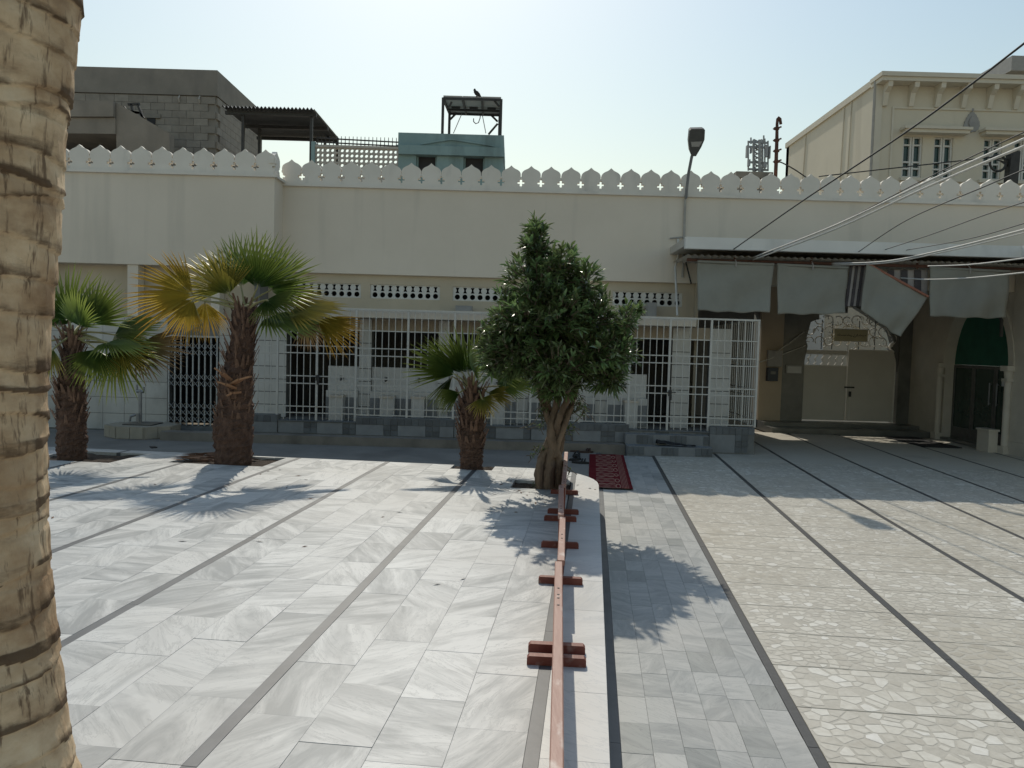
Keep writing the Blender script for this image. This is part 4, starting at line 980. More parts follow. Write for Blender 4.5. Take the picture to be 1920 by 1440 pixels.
# -- lattice parapet
YL = 20.0
lat = thing('lattice_terrace', 'pierced cement lattice terrace wall with spiked iron rail on top', 'wall', (X_(668,300,YL), YL, 0))
lx0, lx1 = X_(591, 290, YL), X_(746, 290, YL); zl0 = Z_(668, 335, YL); zl1 = Z_(668, 278, YL)
cs = (lx1-lx0)/17; lm = MB()
nr = int((zl1-zl0)/cs)
for i in range(17):
    for j in range(nr): lm.hole(lx0+(i+.5)*cs, zl1-(j+.5)*cs, cs, cs, lambda a: cs*.36, YL, YL+.08, 12)
obj('lattice_panel', lm, M['lattice'], lat)
obj('coping', MB().box(lx0, lx1, YL-.03, YL+.11, zl1+.001, zl1+.06), M['lattice'], lat)
obj('pillar', MB().box(X_(584,300,YL), lx0-.002, YL-.05, YL+.2, 0, Z_(588,266,YL)), M['teal'], lat)
obj('lower_wall', MB().box(lx0, lx1, YL, YL+.2, 0, zl1-nr*cs-.002), M['lattice'], lat)
for z in (.12, .22): obj('rail', MB().tube([(lx0, YL+.04, zl1+z+.02), (lx1, YL+.04, zl1+z-.03)], .018, 6), M['darkmetal'], lat)
for i in range(21):
    x = lx0+(lx1-lx0)*(i+.5)/21; obj('spike', MB().tube([(x, YL+.04, zl1+.06), (x, YL+.04, zl1+.30)], [.014,.008], 5), M['darkmetal'], lat)

# -- teal house
YT = 21.0
tl = thing('teal_house', 'small teal painted rooftop house with two dark windows', 'house', (X_(845,290,YT), YT, 0))
t = lambda x, y: (X_(x, y, YT), Z_(x, y, YT))
tx0, tx1 = t(746,290)[0], t(944,290)[0]; zr_ = t(845,251)[1]; zb0, zb1 = t(845,293)[1], t(845,276)[1]
wins = [(780,819), (869,909)]
wz0, wz1 = t(845,330)[1], t(845,294)[1]
ed = [tx0] + [t(q,300)[0] for wq in wins for q in wq] + [tx1]
wm = MB()
for i in range(0, 6, 2): wm.box(ed[i], ed[i+1], YT, YT+.25, 0, zb0)
wm.box(ed[1], ed[2], YT, YT+.25, 0, wz0).box(ed[3], ed[4], YT, YT+.25, 0, wz0)
obj('wall', wm, M['teal'], tl)
obj('band', MB().box(tx0-.02, tx1+.02, YT-.12, YT+3, zb0+.002, zb1), M['teal'], tl)
obj('parapet', MB().box(tx0, tx1, YT, YT+.2, zb1+.002, zr_).box(tx0, tx0+.2, YT+.201, YT+3, zb1+.002, zr_).box(tx1-.2, tx1, YT+.201, YT+3, zb1+.002, zr_), M['teal'], tl)
obj('gable_moulding', MB().prism([t(790,272), t(846,263), t(912,273), t(940,279), t(940,277), t(912,270), t(846,260), t(790,269)], YT-.05, YT-.002), M['teal'], tl)
for (a, b) in wins:
    wn = obj('window', MB().box(t(a,300)[0], t(b,300)[0], YT+.18, YT+.22, wz0, zb0), M['dark'], tl)
    obj('frame', MB().box(t(a,300)[0], t(a,300)[0]+.05, YT+.12, YT+.178, wz0, zb0).box(t(b,300)[0]-.05, t(b,300)[0], YT+.12, YT+.178, wz0, zb0), M['teal'], wn)
obj('side_wall', MB().box(tx0, tx0+.2, YT+.26, YT+3, 0, zb0).box(tx1-.2, tx1, YT+.26, YT+3, 0, zb0).box(tx0, tx1, YT+2.8, YT+3, 0, zb0-.01), M['teal'], tl)
# -- solar panel stand and bird
YQ = 21.4
stn = thing('solar_stand', 'raised steel stand carrying tilted solar panels on the teal roof', 'stand', (X_(886,250,YQ), YQ+.7, zr_-.1))
q = [W(831,182,YQ), W(940,185,YQ), W(937,214,YQ+1.5), W(843,211,YQ+1.5)]
q[2][2] = Z_(937,214,YQ+1.5); 
for k in range(3):
    a = q[0]+(q[1]-q[0])*(k+.01)/3; b = q[0]+(q[1]-q[0])*(k+.99)/3; c = q[3]+(q[2]-q[3])*(k+.99)/3; d = q[3]+(q[2]-q[3])*(k+.01)/3
    up = np.array([0,0,.045]); pn = obj('solar_panel', MB().add([a,b,c,d,a+up,b+up,c+up,d+up], [(0,3,2,1),(4,5,6,7),(0,1,5,4),(1,2,6,5),(2,3,7,6),(3,0,4,7)]), M['solarback'], stn)
    m = (a+b+c+d)/4+np.array([0,.15,-.03]); obj('junction_box', MB().box(m[0]-.12, m[0]+.12, m[1]-.06, m[1]+.06, m[2]-.03, m[2]+.02), M['darkmetal'], pn)
dn = np.array([0,0,-.035])
for a, b in ((q[0],q[1]), (q[3],q[2]), ((q[0]+q[3])/2+np.array([0,.2,-.03]), (q[1]+q[2])/2+np.array([0,.2,-.03])), (q[0],q[3]), (q[1],q[2]), (q[0]+(q[1]-q[0])/3, q[3]+(q[2]-q[3])/3), (q[0]+(q[1]-q[0])*2/3, q[3]+(q[2]-q[3])*2/3)):
    obj('beam', MB().bar(a+dn, b+dn, .055), M['darkmetal'], stn)
for p in (q[0], q[1], q[2], q[3]): obj('post', MB().box(p[0]-.035, p[0]+.035, p[1]-.035, p[1]+.035, zr_-.3, p[2]-.02), M['darkmetal'], stn)
for a, b in (((847,191),(842,201)), ((927,189),(936,200)), ((855,213),(843,225)), ((920,215),(933,228)), ((916,252),(933,232))):
    yy = YQ+(.05 if a[1] < 200 else 1.45); obj('brace', MB().bar(W(*a,yy), W(*b,yy), .05), M['darkmetal'], stn)
for a, b in (((866,213),(850,250)), ((904,214),(911,250))): obj('guy_wire', MB().tube([W(*a,YQ+1.45), W(*b,YQ+1.45)], .012, 5), M['galv'], stn)
lp = [W(888,222,YQ+1.4), W(888,228,YQ+1.4), W(892,232,YQ+1.4), W(897,230,YQ+1.4), W(900,222,YQ+1.4), W(901,214,YQ+1.4)]
obj('loose_cable', MB().tube(lp, .014, 6), M['darkmetal'], stn)
bc = W(893, 178, YQ+.0); s_ = 1/FPX*YQ
bird = thing('perched_bird', 'dark bird of prey perched on the solar panel edge', 'bird', tuple(W(895,182.5,YQ)))
def body(pts, rad, n=12): return MB().tube(pts, rad, n)
bp = lambda x, y: tuple(W(x, y, YQ+.02))
obj('body', body([bp(903,183), bp(900,180.5), bp(897,177.5), bp(893.5,174.5), bp(891,171.8), bp(890.3,169.5), bp(890,167.6), bp(889.8,166.2)], [v_*s_ for v_ in (.6,2.2,3.6,4.2,3.2,2.2,2.0,.9)]), M['feather'], bird, True)
obj('beak', MB().tube([bp(889.4,168.2), bp(887.6,169), bp(887.2,169.8)], [.9*s_, .5*s_, .1*s_], 6), M['darkmetal'], bird)
obj('tail', MB().add([bp(900,180), bp(903,183.5), bp(905.5,184.6), bp(903.2,181)] + [tuple(np.array(bp(*w_))+np.array([0,.05,0])) for w_ in ((900,180),(903,183.5),(905.5,184.6),(903.2,181))], [(0,1,2,3),(7,6,5,4),(0,4,5,1),(1,5,6,2),(2,6,7,3),(3,7,4,0)]), M['feather'], bird)
for k in (-1, 1): obj('leg', MB().tube([tuple(np.array(bp(893.5,179.5))+np.array([0,k*.04,0])), tuple(np.array(bp(893.5,183.0))+np.array([0,k*.04,0]))], .8*s_, 6), M['darkmetal'], bird)

# -- big cream house, upper right
YH = 24.0
hx0 = X_(1643, 200, YH); hz1 = Z_(1643, 150, YH); hye = hx0*FPX/ (1455-960)*1.0
hs_ = thing('cream_house', 'large cream rendered house with bracketed eaves and shuttered windows at upper right', 'house', (hx0+3, YH, 0))
hxr = hx0+9
xh = lambda p: X_(p, 290, YH); zh = lambda p, y: Z_(p, y, YH)
wins = [(1692,1729), (1750,1786), (1843,1878), (1900,1936)]
wz0, wz1 = zh(1740,333), zh(1740,257)
ed = [hx0] + [xh(p) for wq in wins for p in wq] + [hxr]
wm = MB()
for i in range(0, len(ed), 2): wm.box(ed[i], ed[i+1], YH, YH+.3, wz0, wz1)
wm.box(hx0, hxr, YH, YH+.3, 0, wz0).box(hx0, hxr, YH, YH+.3, wz1, hz1-.15).box(hx0, hx0+.3, YH+.301, hye, 0, hz1-.1).box(hx0, hxr, hye-.3, hye, 0, hz1-.1)
obj('wall', wm, M['cream'], hs_)
obj('eave', MB().box(hx0-.06, hxr, YH-.45, YH+.3, hz1-.148, hz1-.03).box(hx0-.1, hxr, YH-.5, YH+.3, hz1-.028, hz1+.1).box(hx0-.06, hx0+.3, YH+.301, hye, hz1-.098, hz1+.1), M['creamtrim'], hs_)
for i in range(11):
    x = X_(1658, 170, YH)+i*.79
    obj('bracket', MB().add([(x-.07,YH-.42,hz1-.15),(x+.07,YH-.42,hz1-.15),(x+.07,YH-.40,hz1-.3),(x-.07,YH-.40,hz1-.3),(x-.07,YH-.2,hz1-.42),(x+.07,YH-.2,hz1-.42),(x-.07,YH-.1,hz1-.78),(x+.07,YH-.1,hz1-.78),(x-.07,YH-.001,hz1-.8),(x+.07,YH-.001,hz1-.8),(x-.07,YH-.001,hz1-.15),(x+.07,YH-.001,hz1-.15)],
        [(0,1,2,3),(3,2,5,4),(4,5,7,6),(6,7,9,8),(8,9,11,10),(10,11,1,0),(0,3,4,10),(4,6,8,10),(1,11,5,2),(5,11,9,7)]), M['creamtrim'], hs_)
fz1 = zh(1670, 200); fx0 = xh(1668)
obj('panel_moulding', MB().box(fx0, hxr, YH-.04, YH-.002, fz1-.06, fz1).box(fx0, fx0+.06, YH-.04, YH-.002, 0, fz1-.061), M['creamtrim'], hs_)
obj('corner_trim', MB().box(hx0-.04, hx0+.16, YH-.05, YH-.002, 0, hz1-.16), M['creamtrim'], hs_)
for (a, b) in wins:
    x0, x1 = xh(a), xh(b); wn = obj('window', MB().box(x0, x1, YH+.14, YH+.2, wz0, wz1), M['glass'], hs_)
    fw = .055; xm = (x0+x1)/2
    for (f0, f1) in ((x0, xm-.01), (xm+.01, x1)):
        fr = MB().box(f0, f0+fw, YH+.05, YH+.138, wz0, wz1).box(f1-fw, f1, YH+.05, YH+.138, wz0, wz1)
        for q0, q1 in ((0, .03), (.20, .24), (.36, .40), (.78, .82), (.97, 1.0)): fr.box(f0+fw+.001, f1-fw-.001, YH+.055, YH+.137, wz0+(wz1-wz0)*q0, wz0+(wz1-wz0)*q1)
        obj('frame', fr, M['shutter'], wn)
for (a, b) in ((1688, 1806), (1836, 1950)):
    obj('hood', MB().box(xh(a), xh(b), YH-.30, YH-.002, wz1+.06, wz1+.16).box(xh(a)-.06, xh(b)+.06, YH-.36, YH-.002, wz1+.161, wz1+.24), M['creamtrim'], hs_)
    obj('sill', MB().box(xh(a), xh(b), YH-.1, YH-.002, wz0-.12, wz0-.03), M['creamtrim'], hs_)
em = MB(); ecx, ecz = xh(1818), zh(1818, 229)
em.prism([(ecx+.21*math.sin(t_)*(1.05-.45*math.cos(t_))*(1+.05*math.cos(16*t_)), ecz+.30*math.cos(t_)*(1+.05*math.cos(16*t_))) for t_ in np.linspace(0, 2*math.pi, 48, endpoint=False)], YH-.04, YH-.002)
emo = obj('emblem', em, M['metalbox'], hs_)
obj('emblem_boss', MB().prism([(ecx+.10*math.sin(t_)*(1-.3*math.cos(t_)), ecz+.17*math.cos(t_)) for t_ in np.linspace(0, 2*math.pi, 30, endpoint=False)], YH-.07, YH-.041).box(ecx-.03, ecx+.03, YH-.05, YH-.041, ecz+.31, ecz+.40), M['metalbox'], emo)
obj('drain_pipe', MB().tube([(hx0-.05, YH+.02, 1), (hx0-.05, YH+.02, hz1-.02)], .05, 8), M['pvc'], hs_)
for dy in (1.9, 2.5, 6.2): obj('wall_cable', MB().tube([(hx0-.02, YH+dy, 4), (hx0-.02, YH+dy*.92, hz1-.1)], .018, 5), M['creamtrim'], hs_)
ub = thing('upper_block', 'projecting grey roof corner above the cream house at right edge', 'house', (hx0+7.5, 27, 0))
ux = X_(1893, 140, 27); uz = Z_(1893, 118, 27)
obj('eave', MB().slab([(ux-.2, 26.6), (ux+7, 26.6), (ux+7, 31), (ux-.2, 31)], Z_(1893,140,27), uz+.1), M['metalbox'], ub)
obj('wall', MB().box(ux+.3, ux+7, 27, 31, 0, Z_(1893,140,27)-.002), M['cream'], ub)
ds = thing('cable_ring', 'black ring and bracket hanging before the cream house windows', 'ring', tuple(W(1870,330,22)))  # ring of coiled cable with a box beside it
obj('ring', MB().tube([tuple(W(1871+15*math.cos(k*.42), 306+15*math.sin(k*.42), 22)) for k in range(16)], .035, 6), M['darkmetal'], ds)
obj('bracket', MB().bar(W(1895,345,22), W(1900,285,22), .25), M['darkmetal'], ds)
for k in range(5): obj('arm', MB().bar(W(1858+k*9,296+k*3,22), W(1900,300+k*9,22), .03), M['darkmetal'], ds)

# -- cell mast with antennas, far
YM = 60.0
mast = thing('cell_mast', 'lattice phone mast with panel antennas on a far roof', 'mast', tuple(W(1422,335,YM)))
wm_ = lambda x, y, dy=0: tuple(W(x, y, YM+dy))
for x, dy in ((1413,0),(1424,-.5),(1429,.6)): obj('leg', MB().bar(wm_(x,335,dy), wm_(x,262,dy), .16), M['galv'], mast)
for k in range(9):
    y0 = 330-k*7.6; obj('brace', MB().bar(wm_(1413,y0), wm_(1428,y0-7.6,.3), .09), M['galv'], mast); obj('brace', MB().bar(wm_(1428,y0,.3), wm_(1413,y0-7.6), .09), M['galv'], mast)
for y0 in (267, 276, 305, 318):
    obj('cross_arm', MB().bar(wm_(1402,y0-1), wm_(1441,y0+1), .14), M['galv'], mast)
for x, a, b, w_ in ((1400,278,300,3.5), (1407,279,292,2.5), (1436,277,299,4.5), (1442,279,302,2), (1403,304,316,4), (1433,310,319,5)):
    obj('panel_antenna', MB().box(W(x,a,YM-.6)[0]-w_/2/FPX*YM, W(x,a,YM-.6)[0]+w_/2/FPX*YM, YM-.9, YM-.6, W(x,b,YM)[2], W(x,a,YM)[2]), M['antenna'], mast)
for x, a, b in ((1403,264,320), (1440,264,320), (1434,260,320), (1408,258,270), (1432,254,266)): obj('pipe', MB().tube([wm_(x,b,-.5), wm_(x,a,-.5)], .06, 6), M['galv'], mast)
rf_ = thing('mast_building', 'low dark roof edge under the phone mast behind the parapet', 'house', (X_(1415,330,58), 58, 0))
obj('wall', MB().box(X_(1381,330,58), X_(1446,330,58), 58, 64, 0, Z_(1415,324,58)-.4), M['cement'], rf_)
obj('roof_edge', MB().box(X_(1379,330,58), X_(1448,330,58), 57.8, 64, Z_(1415,324,58)-.398, Z_(1415,323,58)), M['cement'], rf_)

# ================================================================== ROOF AND WALL FITTINGS
YQ2 = Y2+.6
hp_ = thing('hook_pipe', 'rusty upright pipe with hooked top behind the right parapet', 'pipe', tuple(W(1455,345,YQ2)))
obj('pipe', MB().tube([W(1453.5,345,YQ2), W(1455,310,YQ2), W(1456.5,265,YQ2), W(1457,232,YQ2), W(1458,223,YQ2), W(1460,220.5,YQ2), W(1462.5,222.5,YQ2), W(1464,233,YQ2)], [.036,.036,.034,.028,.028,.028,.028,.028], 10), M['rust'], hp_, True)
for y0 in (241, 263, 283, 303):
    c = W(1456, y0, YQ2); obj('clamp', MB().tube([c-np.array([0,0,.02]), c+np.array([0,0,.02])], .055, 10).tube([c, c+np.array([.085,-.03,.03])], .016, 6).tube([c, c+np.array([-.06,.03,.0])], .012, 6), M['rust'], hp_)
lampo = thing('street_lamp', 'dark street lamp head on a thin arm fixed to the parapet', 'lamp', tuple(W(1287,372,Y2-.06)))
YLp = 14.0
obj('arm', MB().tube([W(1286,372,Y2-.09), W(1288,350,Y2-.09), W(1291,325,Y2-.3), W(1297,294,YLp+.12), W(1300,285,YLp+.05)], .028, 10), M['galv'], lampo, True)
hd = [(1297,293),(1293,283),(1291,265),(1293,245),(1296,242),(1318,241.5),(1322,244),(1321,262),(1315,276),(1305,293)]
mb = MB(); n = len(hd); fr_ = [W(x, y, YLp-.28*(293-y)/50) for x, y in hd]
cen = sum(fr_)/n; nv_ = np.array([0, .17, .10])
mb.add([tuple(p) for p in fr_] + [tuple(p+nv_*.55) for p in fr_] + [tuple(cen+(p-cen)*.6+nv_) for p in fr_], [tuple(range(n-1,-1,-1)), tuple(range(2*n, 3*n))] + [(i, (i+1) % n, (i+1) % n+n, i+n) for i in range(n)] + [(i+n, (i+1) % n+n, (i+1) % n+2*n, i+2*n) for i in range(n)])
obj('housing', mb, M['lamp'], lampo)
gl = [W(x, y, YLp-.28*(293-y)/50-.012) for x, y in ((1295.5,266),(1317,265),(1311,275),(1297,275))]
obj('lens', MB().add([tuple(p) for p in gl]+[tuple(p+np.array([0,.011,0])) for p in gl], [(0,3,2,1),(4,5,6,7),(0,1,5,4),(1,2,6,5),(2,3,7,6),(3,0,4,7)]), M['lampglass'], lampo)
cd = thing('wall_conduit', 'grey conduit pipes running down the wall corner by the canopy', 'pipe', (X_(1270,590,Y2-.05), Y2-.05, Z_(1270,590,Y2-.05)))
obj('pipe', MB().tube([W(1285,372,Y2-.04), W(1280,520,Y2-.04)], .022, 8), M['pvc'], cd)
obj('pipe', MB().tube([W(1271,448,Y2-.03), W(1272,478,Y2-.06), W(1266,500,Y2-.06), W(1270,592,Y2-.8)], .02, 8), M['cablewhite'], cd)
obj('pipe', MB().tube([W(1256,447,Y2-.03), W(1286,444,Y2-.03)], .014, 8), M['pvc'], cd)
obj('cable', MB().tube([W(1283,450,Y2-.06), W(1281,470,Y2-.08), W(1288,500,Y2-.08), W(1296,532,Y2-.06)], .014, 6), M['cabledark'], cd)
for lab, (a, b, c, d), nm in (('small grey box on the ledge above the small palm', (854,885,573,584), 'utility_box'), ('grey box standing on the ledge right of the leafy tree', (1213,1232,567,596), 'utility_box')):
    yy = yv-.35; u_ = thing(nm, lab, 'box', (X_((a+b)/2,d,yy), yy, zledge), 'boxes on the ledge')
    obj('body', MB().box(X_(a,c,yy), X_(b,c,yy), yy, yy+.25, zledge+.001, Z_((a+b)/2,c,yy)), M['metalbox'], u_)
    obj('cover', MB().box(X_(a,c,yy)+.02, X_(b,c,yy)-.02, yy-.012, yy-.001, zledge+.02, Z_((a+b)/2,c,yy)-.02), M['metalbox'], u_)
# overhead cables
def cable(pts, r, m, label):
    q = [W(*p) for p in pts]; out = []
    if len(q) == 2: q = [q[0], (q[0]+q[1])/2-np.array([0,0,.03]), q[1]]
    n = len(q)
    for i in range(n-1):
        p0, p1, p2, p3 = q[max(i-1,0)], q[i], q[i+1], q[min(i+2,n-1)]
        for k in range(10):
            t_ = k/10; out.append(.5*((2*p1)+(-p0+p2)*t_+(2*p0-5*p1+4*p2-p3)*t_**2+(-p0+3*p1-3*p2+p3)*t_**3))
    out.append(q[-1]); tag(obj('cable', MB().tube(out, r, 6), m, smooth=True), label, 'cable', 'overhead cables at the right')
cable([(1376,467,13.4),(1500,380,10.5),(1710,240,8),(1930,74,6)], .010, M['cabledark'], 'black cable rising steeply to the upper right corner of the picture')
cable([(1412,483,13.6),(1560,425,10.5),(1740,340,8),(1930,256,6.3)], .012, M['cablewhite'], 'upper of the two thick white cables crossing the cream house windows')
cable([(1412,487,13.6),(1560,432,10.5),(1740,350,8),(1930,270,6.3)], .012, M['cablewhite'], 'lower of the two thick white cables crossing the cream house windows')
cable([(1415,482,13.6),(1560,424,10.8),(1740,333,8.5),(1930,243,7)], .006, M['cabledark'], 'thin dark cable running just above the white cable pair')
cable([(1610,472,13.4),(1700,413,11),(1850,348,8.6),(1930,314,7.4)], .007, M['cabledark'], 'thin dark cable crossing the right parapet below the white pair')
cable([(1660,468,13.4),(1745,440,11.5),(1850,402,9.5),(1930,376,8.3)], .006, M['cabledark'], 'thin dark cable ending on the canopy edge, right part')
cable([(1700,469,13.4),(1820,447,11.5),(1930,416,10)], .006, M['cabledark'], 'faint dark cable just above the right canopy edge')
cable([(1560,494,13.6),(1660,490,12),(1780,466,10),(1930,428,8.2)], .011, M['cablewhite'], 'white cable sagging across the canopy from the crooked flap, upper of two')
cable([(1560,497,13.6),(1660,493,12),(1780,470,10),(1930,434,8.2)], .009, M['cablewhite'], 'white cable sagging across the canopy from the crooked flap, lower of two')
cable([(1740,499,12.5),(1820,496,11.5),(1930,483,10)], .010, M['cablewhite'], 'short white cable along the top of the rightmost flap')
cable([(1688,521,13.5),(1740,524,12.6),(1820,521,11.5),(1930,510,10)], .010, M['cablewhite'], 'white cable tied to the crooked flap and sagging across the rightmost flap')
cable([(1535,331,23),(1650,318,22.5),(1760,306,22),(1900,290,21.5)], .016, M['cabledark'], 'dark cable strung low across the front of the cream house')
cable([(1459,304,15.4),(1466,305,15.5),(1490,318,15.8),(1515,335,16)], .014, M['cabledark'], 'black cable sloping down from the hooked pipe')

# ================================================================== VEGETATION
def fan(mb, tt, vv, hub, d, n, rad, spread=2.5, nseg=34, droop=.22, fold=.05, seed=0):
    rs = random.Random(seed); hub = np.array(hub); d = d/np.linalg.norm(d); n = n-d*(n@d); n = n/np.linalg.norm(n); s = np.cross(n, d)
    dth = 2*spread/nseg; val = rs.random()
    for k in range(nseg):
        th = -spread+dth*(k+.5); L = rad*(.62+.38*math.cos(th*.55))*rs.uniform(.9, 1.08)
        e = math.cos(th)*d+math.sin(th)*s; el = math.cos(th-dth*.62)*d+math.sin(th-dth*.62)*s; er = math.cos(th+dth*.62)*d+math.sin(th+dth*.62)*s
        up = n*(.10*math.cos(th*.7)); dv = rs.uniform(.6, 1.5)*droop; sw = s*rs.uniform(-.05,.05)
        def pt(e_, r, lift=0): 
            x = r/L; return hub+e_*r+n*(lift*rad)-np.array([0,0,1])*dv*L*x**2.6*.9+up*rad*x*(1-x)*1.2+sw*L*x*x
        mid, far = .42*L, .74*L
        wl = lambda a, b, f: (a*(1-f)+b*f)
        vs = [pt(e, .03*rad), pt(el, mid), pt(e, mid, fold), pt(er, mid), pt(wl(e, el, .36), far), pt(e, far, fold*.5), pt(wl(e, er, .36), far), pt(e, L)]
        b = len(mb.v); mb.v += [tuple(map(float, q)) for q in vs]; tt += [0,.42,.42,.42,.74,.74,.74,1.0]; vv += [min(1, max(0, val+rs.uniform(-.35,.35)))]*8
        mb.f += [(b,b+1,b+2),(b,b+2,b+3),(b+1,b+4,b+5,b+2),(b+2,b+5,b+6,b+3),(b+4,b+7,b+5),(b+5,b+7,b+6)]
def frond(palm, start, hub, d, n, rad, m, seed, **kw):
    mb = MB(); tt = []; vv = []; fan(mb, tt, vv, hub, d, n, rad, seed=seed, **kw); mb.att = [('tt','POINT',tt), ('vv','POINT',vv)]
    f = obj('frond', mb, M[m], palm)
    a, b = Vector(start), Vector(hub); c = (a+b)/2+Vector((0,0,.10*(b-a).length)); pts = [a*(1-t)**2+c*2*t*(1-t)+b*t*t for t in np.linspace(0, 1, 7)]
    b2 = b + Vector(d/np.linalg.norm(d))*rad*.18; pts.append(b2)
    obj('petiole', MB().tube(pts, [.02,.017,.014,.012,.011,.010,.009,.003], 6), M['petiole'], f)
def palm_trunk(palm, Y, prof, seed, stubs=220, fib=260):
    rs = random.Random(seed); ys = [p[0] for p in prof]; n = 60; pts = []; rad = []
    y0 = W(prof[0][1], prof[0][0], Y); 
    for k in range(n+1):
        yy = ys[0]+(ys[-1]-ys[0])*k/n; cxp = np.interp(yy, ys[::-1], [p[1] for p in prof[::-1]]); hw = np.interp(yy, ys[::-1], [p[2] for p in prof[::-1]])
        pts.append(W(cxp, yy, Y)); rad.append(hw/FPX*Y*(1+rs.uniform(-.05,.05)))
    pts[0][2] = ZP-.05
    mb = MB().tube(pts, rad, 28)
    for i in range(len(mb.v)):
        v = mb.v[i]; a = rs.uniform(-.014,.014); mb.v[i] = (v[0]+a, v[1]+rs.uniform(-.014,.014), v[2]+rs.uniform(-.006,.006))
    tr = obj('trunk', mb, M['fibre'], palm)
    sb = MB(); fb = MB()
    for k in range(stubs+fib):
        t_ = rs.random()**.8; i = min(n-1, int(t_*n)); c = pts[i]; r = rad[i]; a = rs.uniform(0, 2*math.pi); o = np.array([math.cos(a), math.sin(a), 0]); tg = np.array([-math.sin(a), math.cos(a), 0])
        p = c+o*r*.93
        if k < stubs and t_ > .3:                  # cut leaf bases, pointing up and out
            L = rs.uniform(.06,.15)*(.6+.8*t_); w_ = rs.uniform(.014,.034); e = p+o*L*.55+np.array([0,0,L])+tg*rs.uniform(-.03,.03)
            sb.add([p-tg*w_-np.array([0,0,.03]), p+tg*w_-np.array([0,0,.03]), p+o*.02, e-tg*w_*.4, e+tg*w_*.4, e+o*.008], [(0,1,4,3),(1,2,5,4),(2,0,3,5),(3,4,5)])
        else:                                      # hanging fibre
            L = rs.uniform(.05,.13); e = p+o*rs.uniform(.02,.07)+np.array([0,0,rs.uniform(-1,.5)*L])+tg*rs.uniform(-.05,.05); w_ = rs.uniform(.002,.005)
            fb.add([p-tg*w_, p+tg*w_, (p+e)/2+o*.02+tg*w_*.6, (p+e)/2+o*.02-tg*w_*.6, e], [(0,1,2,3),(3,2,4)])
    stuff(obj('leaf_bases', sb, M['stub'], tr)); stuff(obj('fibres', fb, M['fibre'], tr))
    return pts, rad
def palm_fronds(palm, Y, crown, lst, seed):
    rs = random.Random(seed); c0 = W(*crown, Y)
    for i, (hx, hy, dy, ang, dyc, radpx, m, face, *sprd) in enumerate(lst):
        hub = W(hx, hy, Y+dy); a = R_(ang); d = np.array([math.cos(a), dyc, math.sin(a)])
        n = np.array([rs.uniform(-.25,.25), -face, math.sqrt(max(.05, 1-face*face))])
        st_ = c0+np.array([rs.uniform(-.05,.05), rs.uniform(-.05,.05), rs.uniform(-.08,.05)])
        frond(palm, st_, hub, d, n, radpx/FPX*Y, m, seed*100+i, spread=sprd[0] if sprd else rs.uniform(1.25, 1.6), droop=rs.uniform(.03,.12), nseg=28)
g, mx_, ye, br = 'f_green', 'f_mix', 'f_yel', 'f_brown'

Ym = float(B_mid[1])
pm_ = thing('fan_palm', 'tallest fan palm with yellowing fronds and a torn leaf stub on its trunk', 'palm', tuple(B_mid), 'fan palms in the marble platform')
palm_trunk(pm_, Ym, [(868,437,33),(840,438,34),(800,437,36),(770,441,33),(740,441,31),(700,446,27),(670,450,24),(630,456,21),(600,457,21),(575,458,17)], 3)
palm_fronds(pm_, Ym, (458,582), [
  (420,545,.1,128,.1,98,mx_,.85), (452,538,.15,101,.2,118,g,.9,1.15), (506,545,.1,45,.1,108,g,.9,1.3), (482,540,-.15,76,-.1,112,g,.9,1.15), (428,552,-.25,108,-.2,80,mx_,.85,1.1),
  (362,553,-.05,166,-.05,124,ye,.85,1.05), (362,562,-.12,240,-.1,84,ye,.9,1.0), (384,566,.1,274,.1,72,ye,.85,.9),
  (520,562,.25,14,.3,96,mx_,.45), (540,588,.0,6,.0,112,mx_,.35,1.2), (500,596,-.22,345,-.15,108,g,.3,1.3), (596,600,.0,332,0,90,ye,.75,.8), (570,600,.12,300,.1,62,br,.7,1.0),
  (500,562,-.35,325,-.35,62,g,.6)], 11)
tn = MB()
for a, b, r0, r1 in (((432,712),(402,690),.05,.03), ((440,728),(408,716),.055,.025), ((448,735),(425,742),.05,.02), ((436,720),(470,706),.045,.03)):
    p, q_ = W(*a, Ym-.24), W(*b, Ym-.36); tn.bar(p, (p+q_)/2+np.array([0,-.03,.012]), r0*1.7, .022); tn.bar((p+q_)/2+np.array([0,-.03,.012]), q_, r1*2.0, .018)
obj('torn_stub', tn, M['drypet'], pm_)
stuff(obj('dry_debris', (lambda mb: [mb.add([(q:=np.array(B_mid)+np.array([random.uniform(-.75,.05), random.uniform(-.05,.3), random.uniform(0,.06)])), q+np.array([random.uniform(.1,.3), random.uniform(-.03,.03), random.uniform(-.01,.03)]), q+np.array([random.uniform(.1,.25), random.uniform(-.03,.03), -.01])], [(0,1,2)]) for _ in range(90)] and mb)(MB()), M['stub'], pm_))

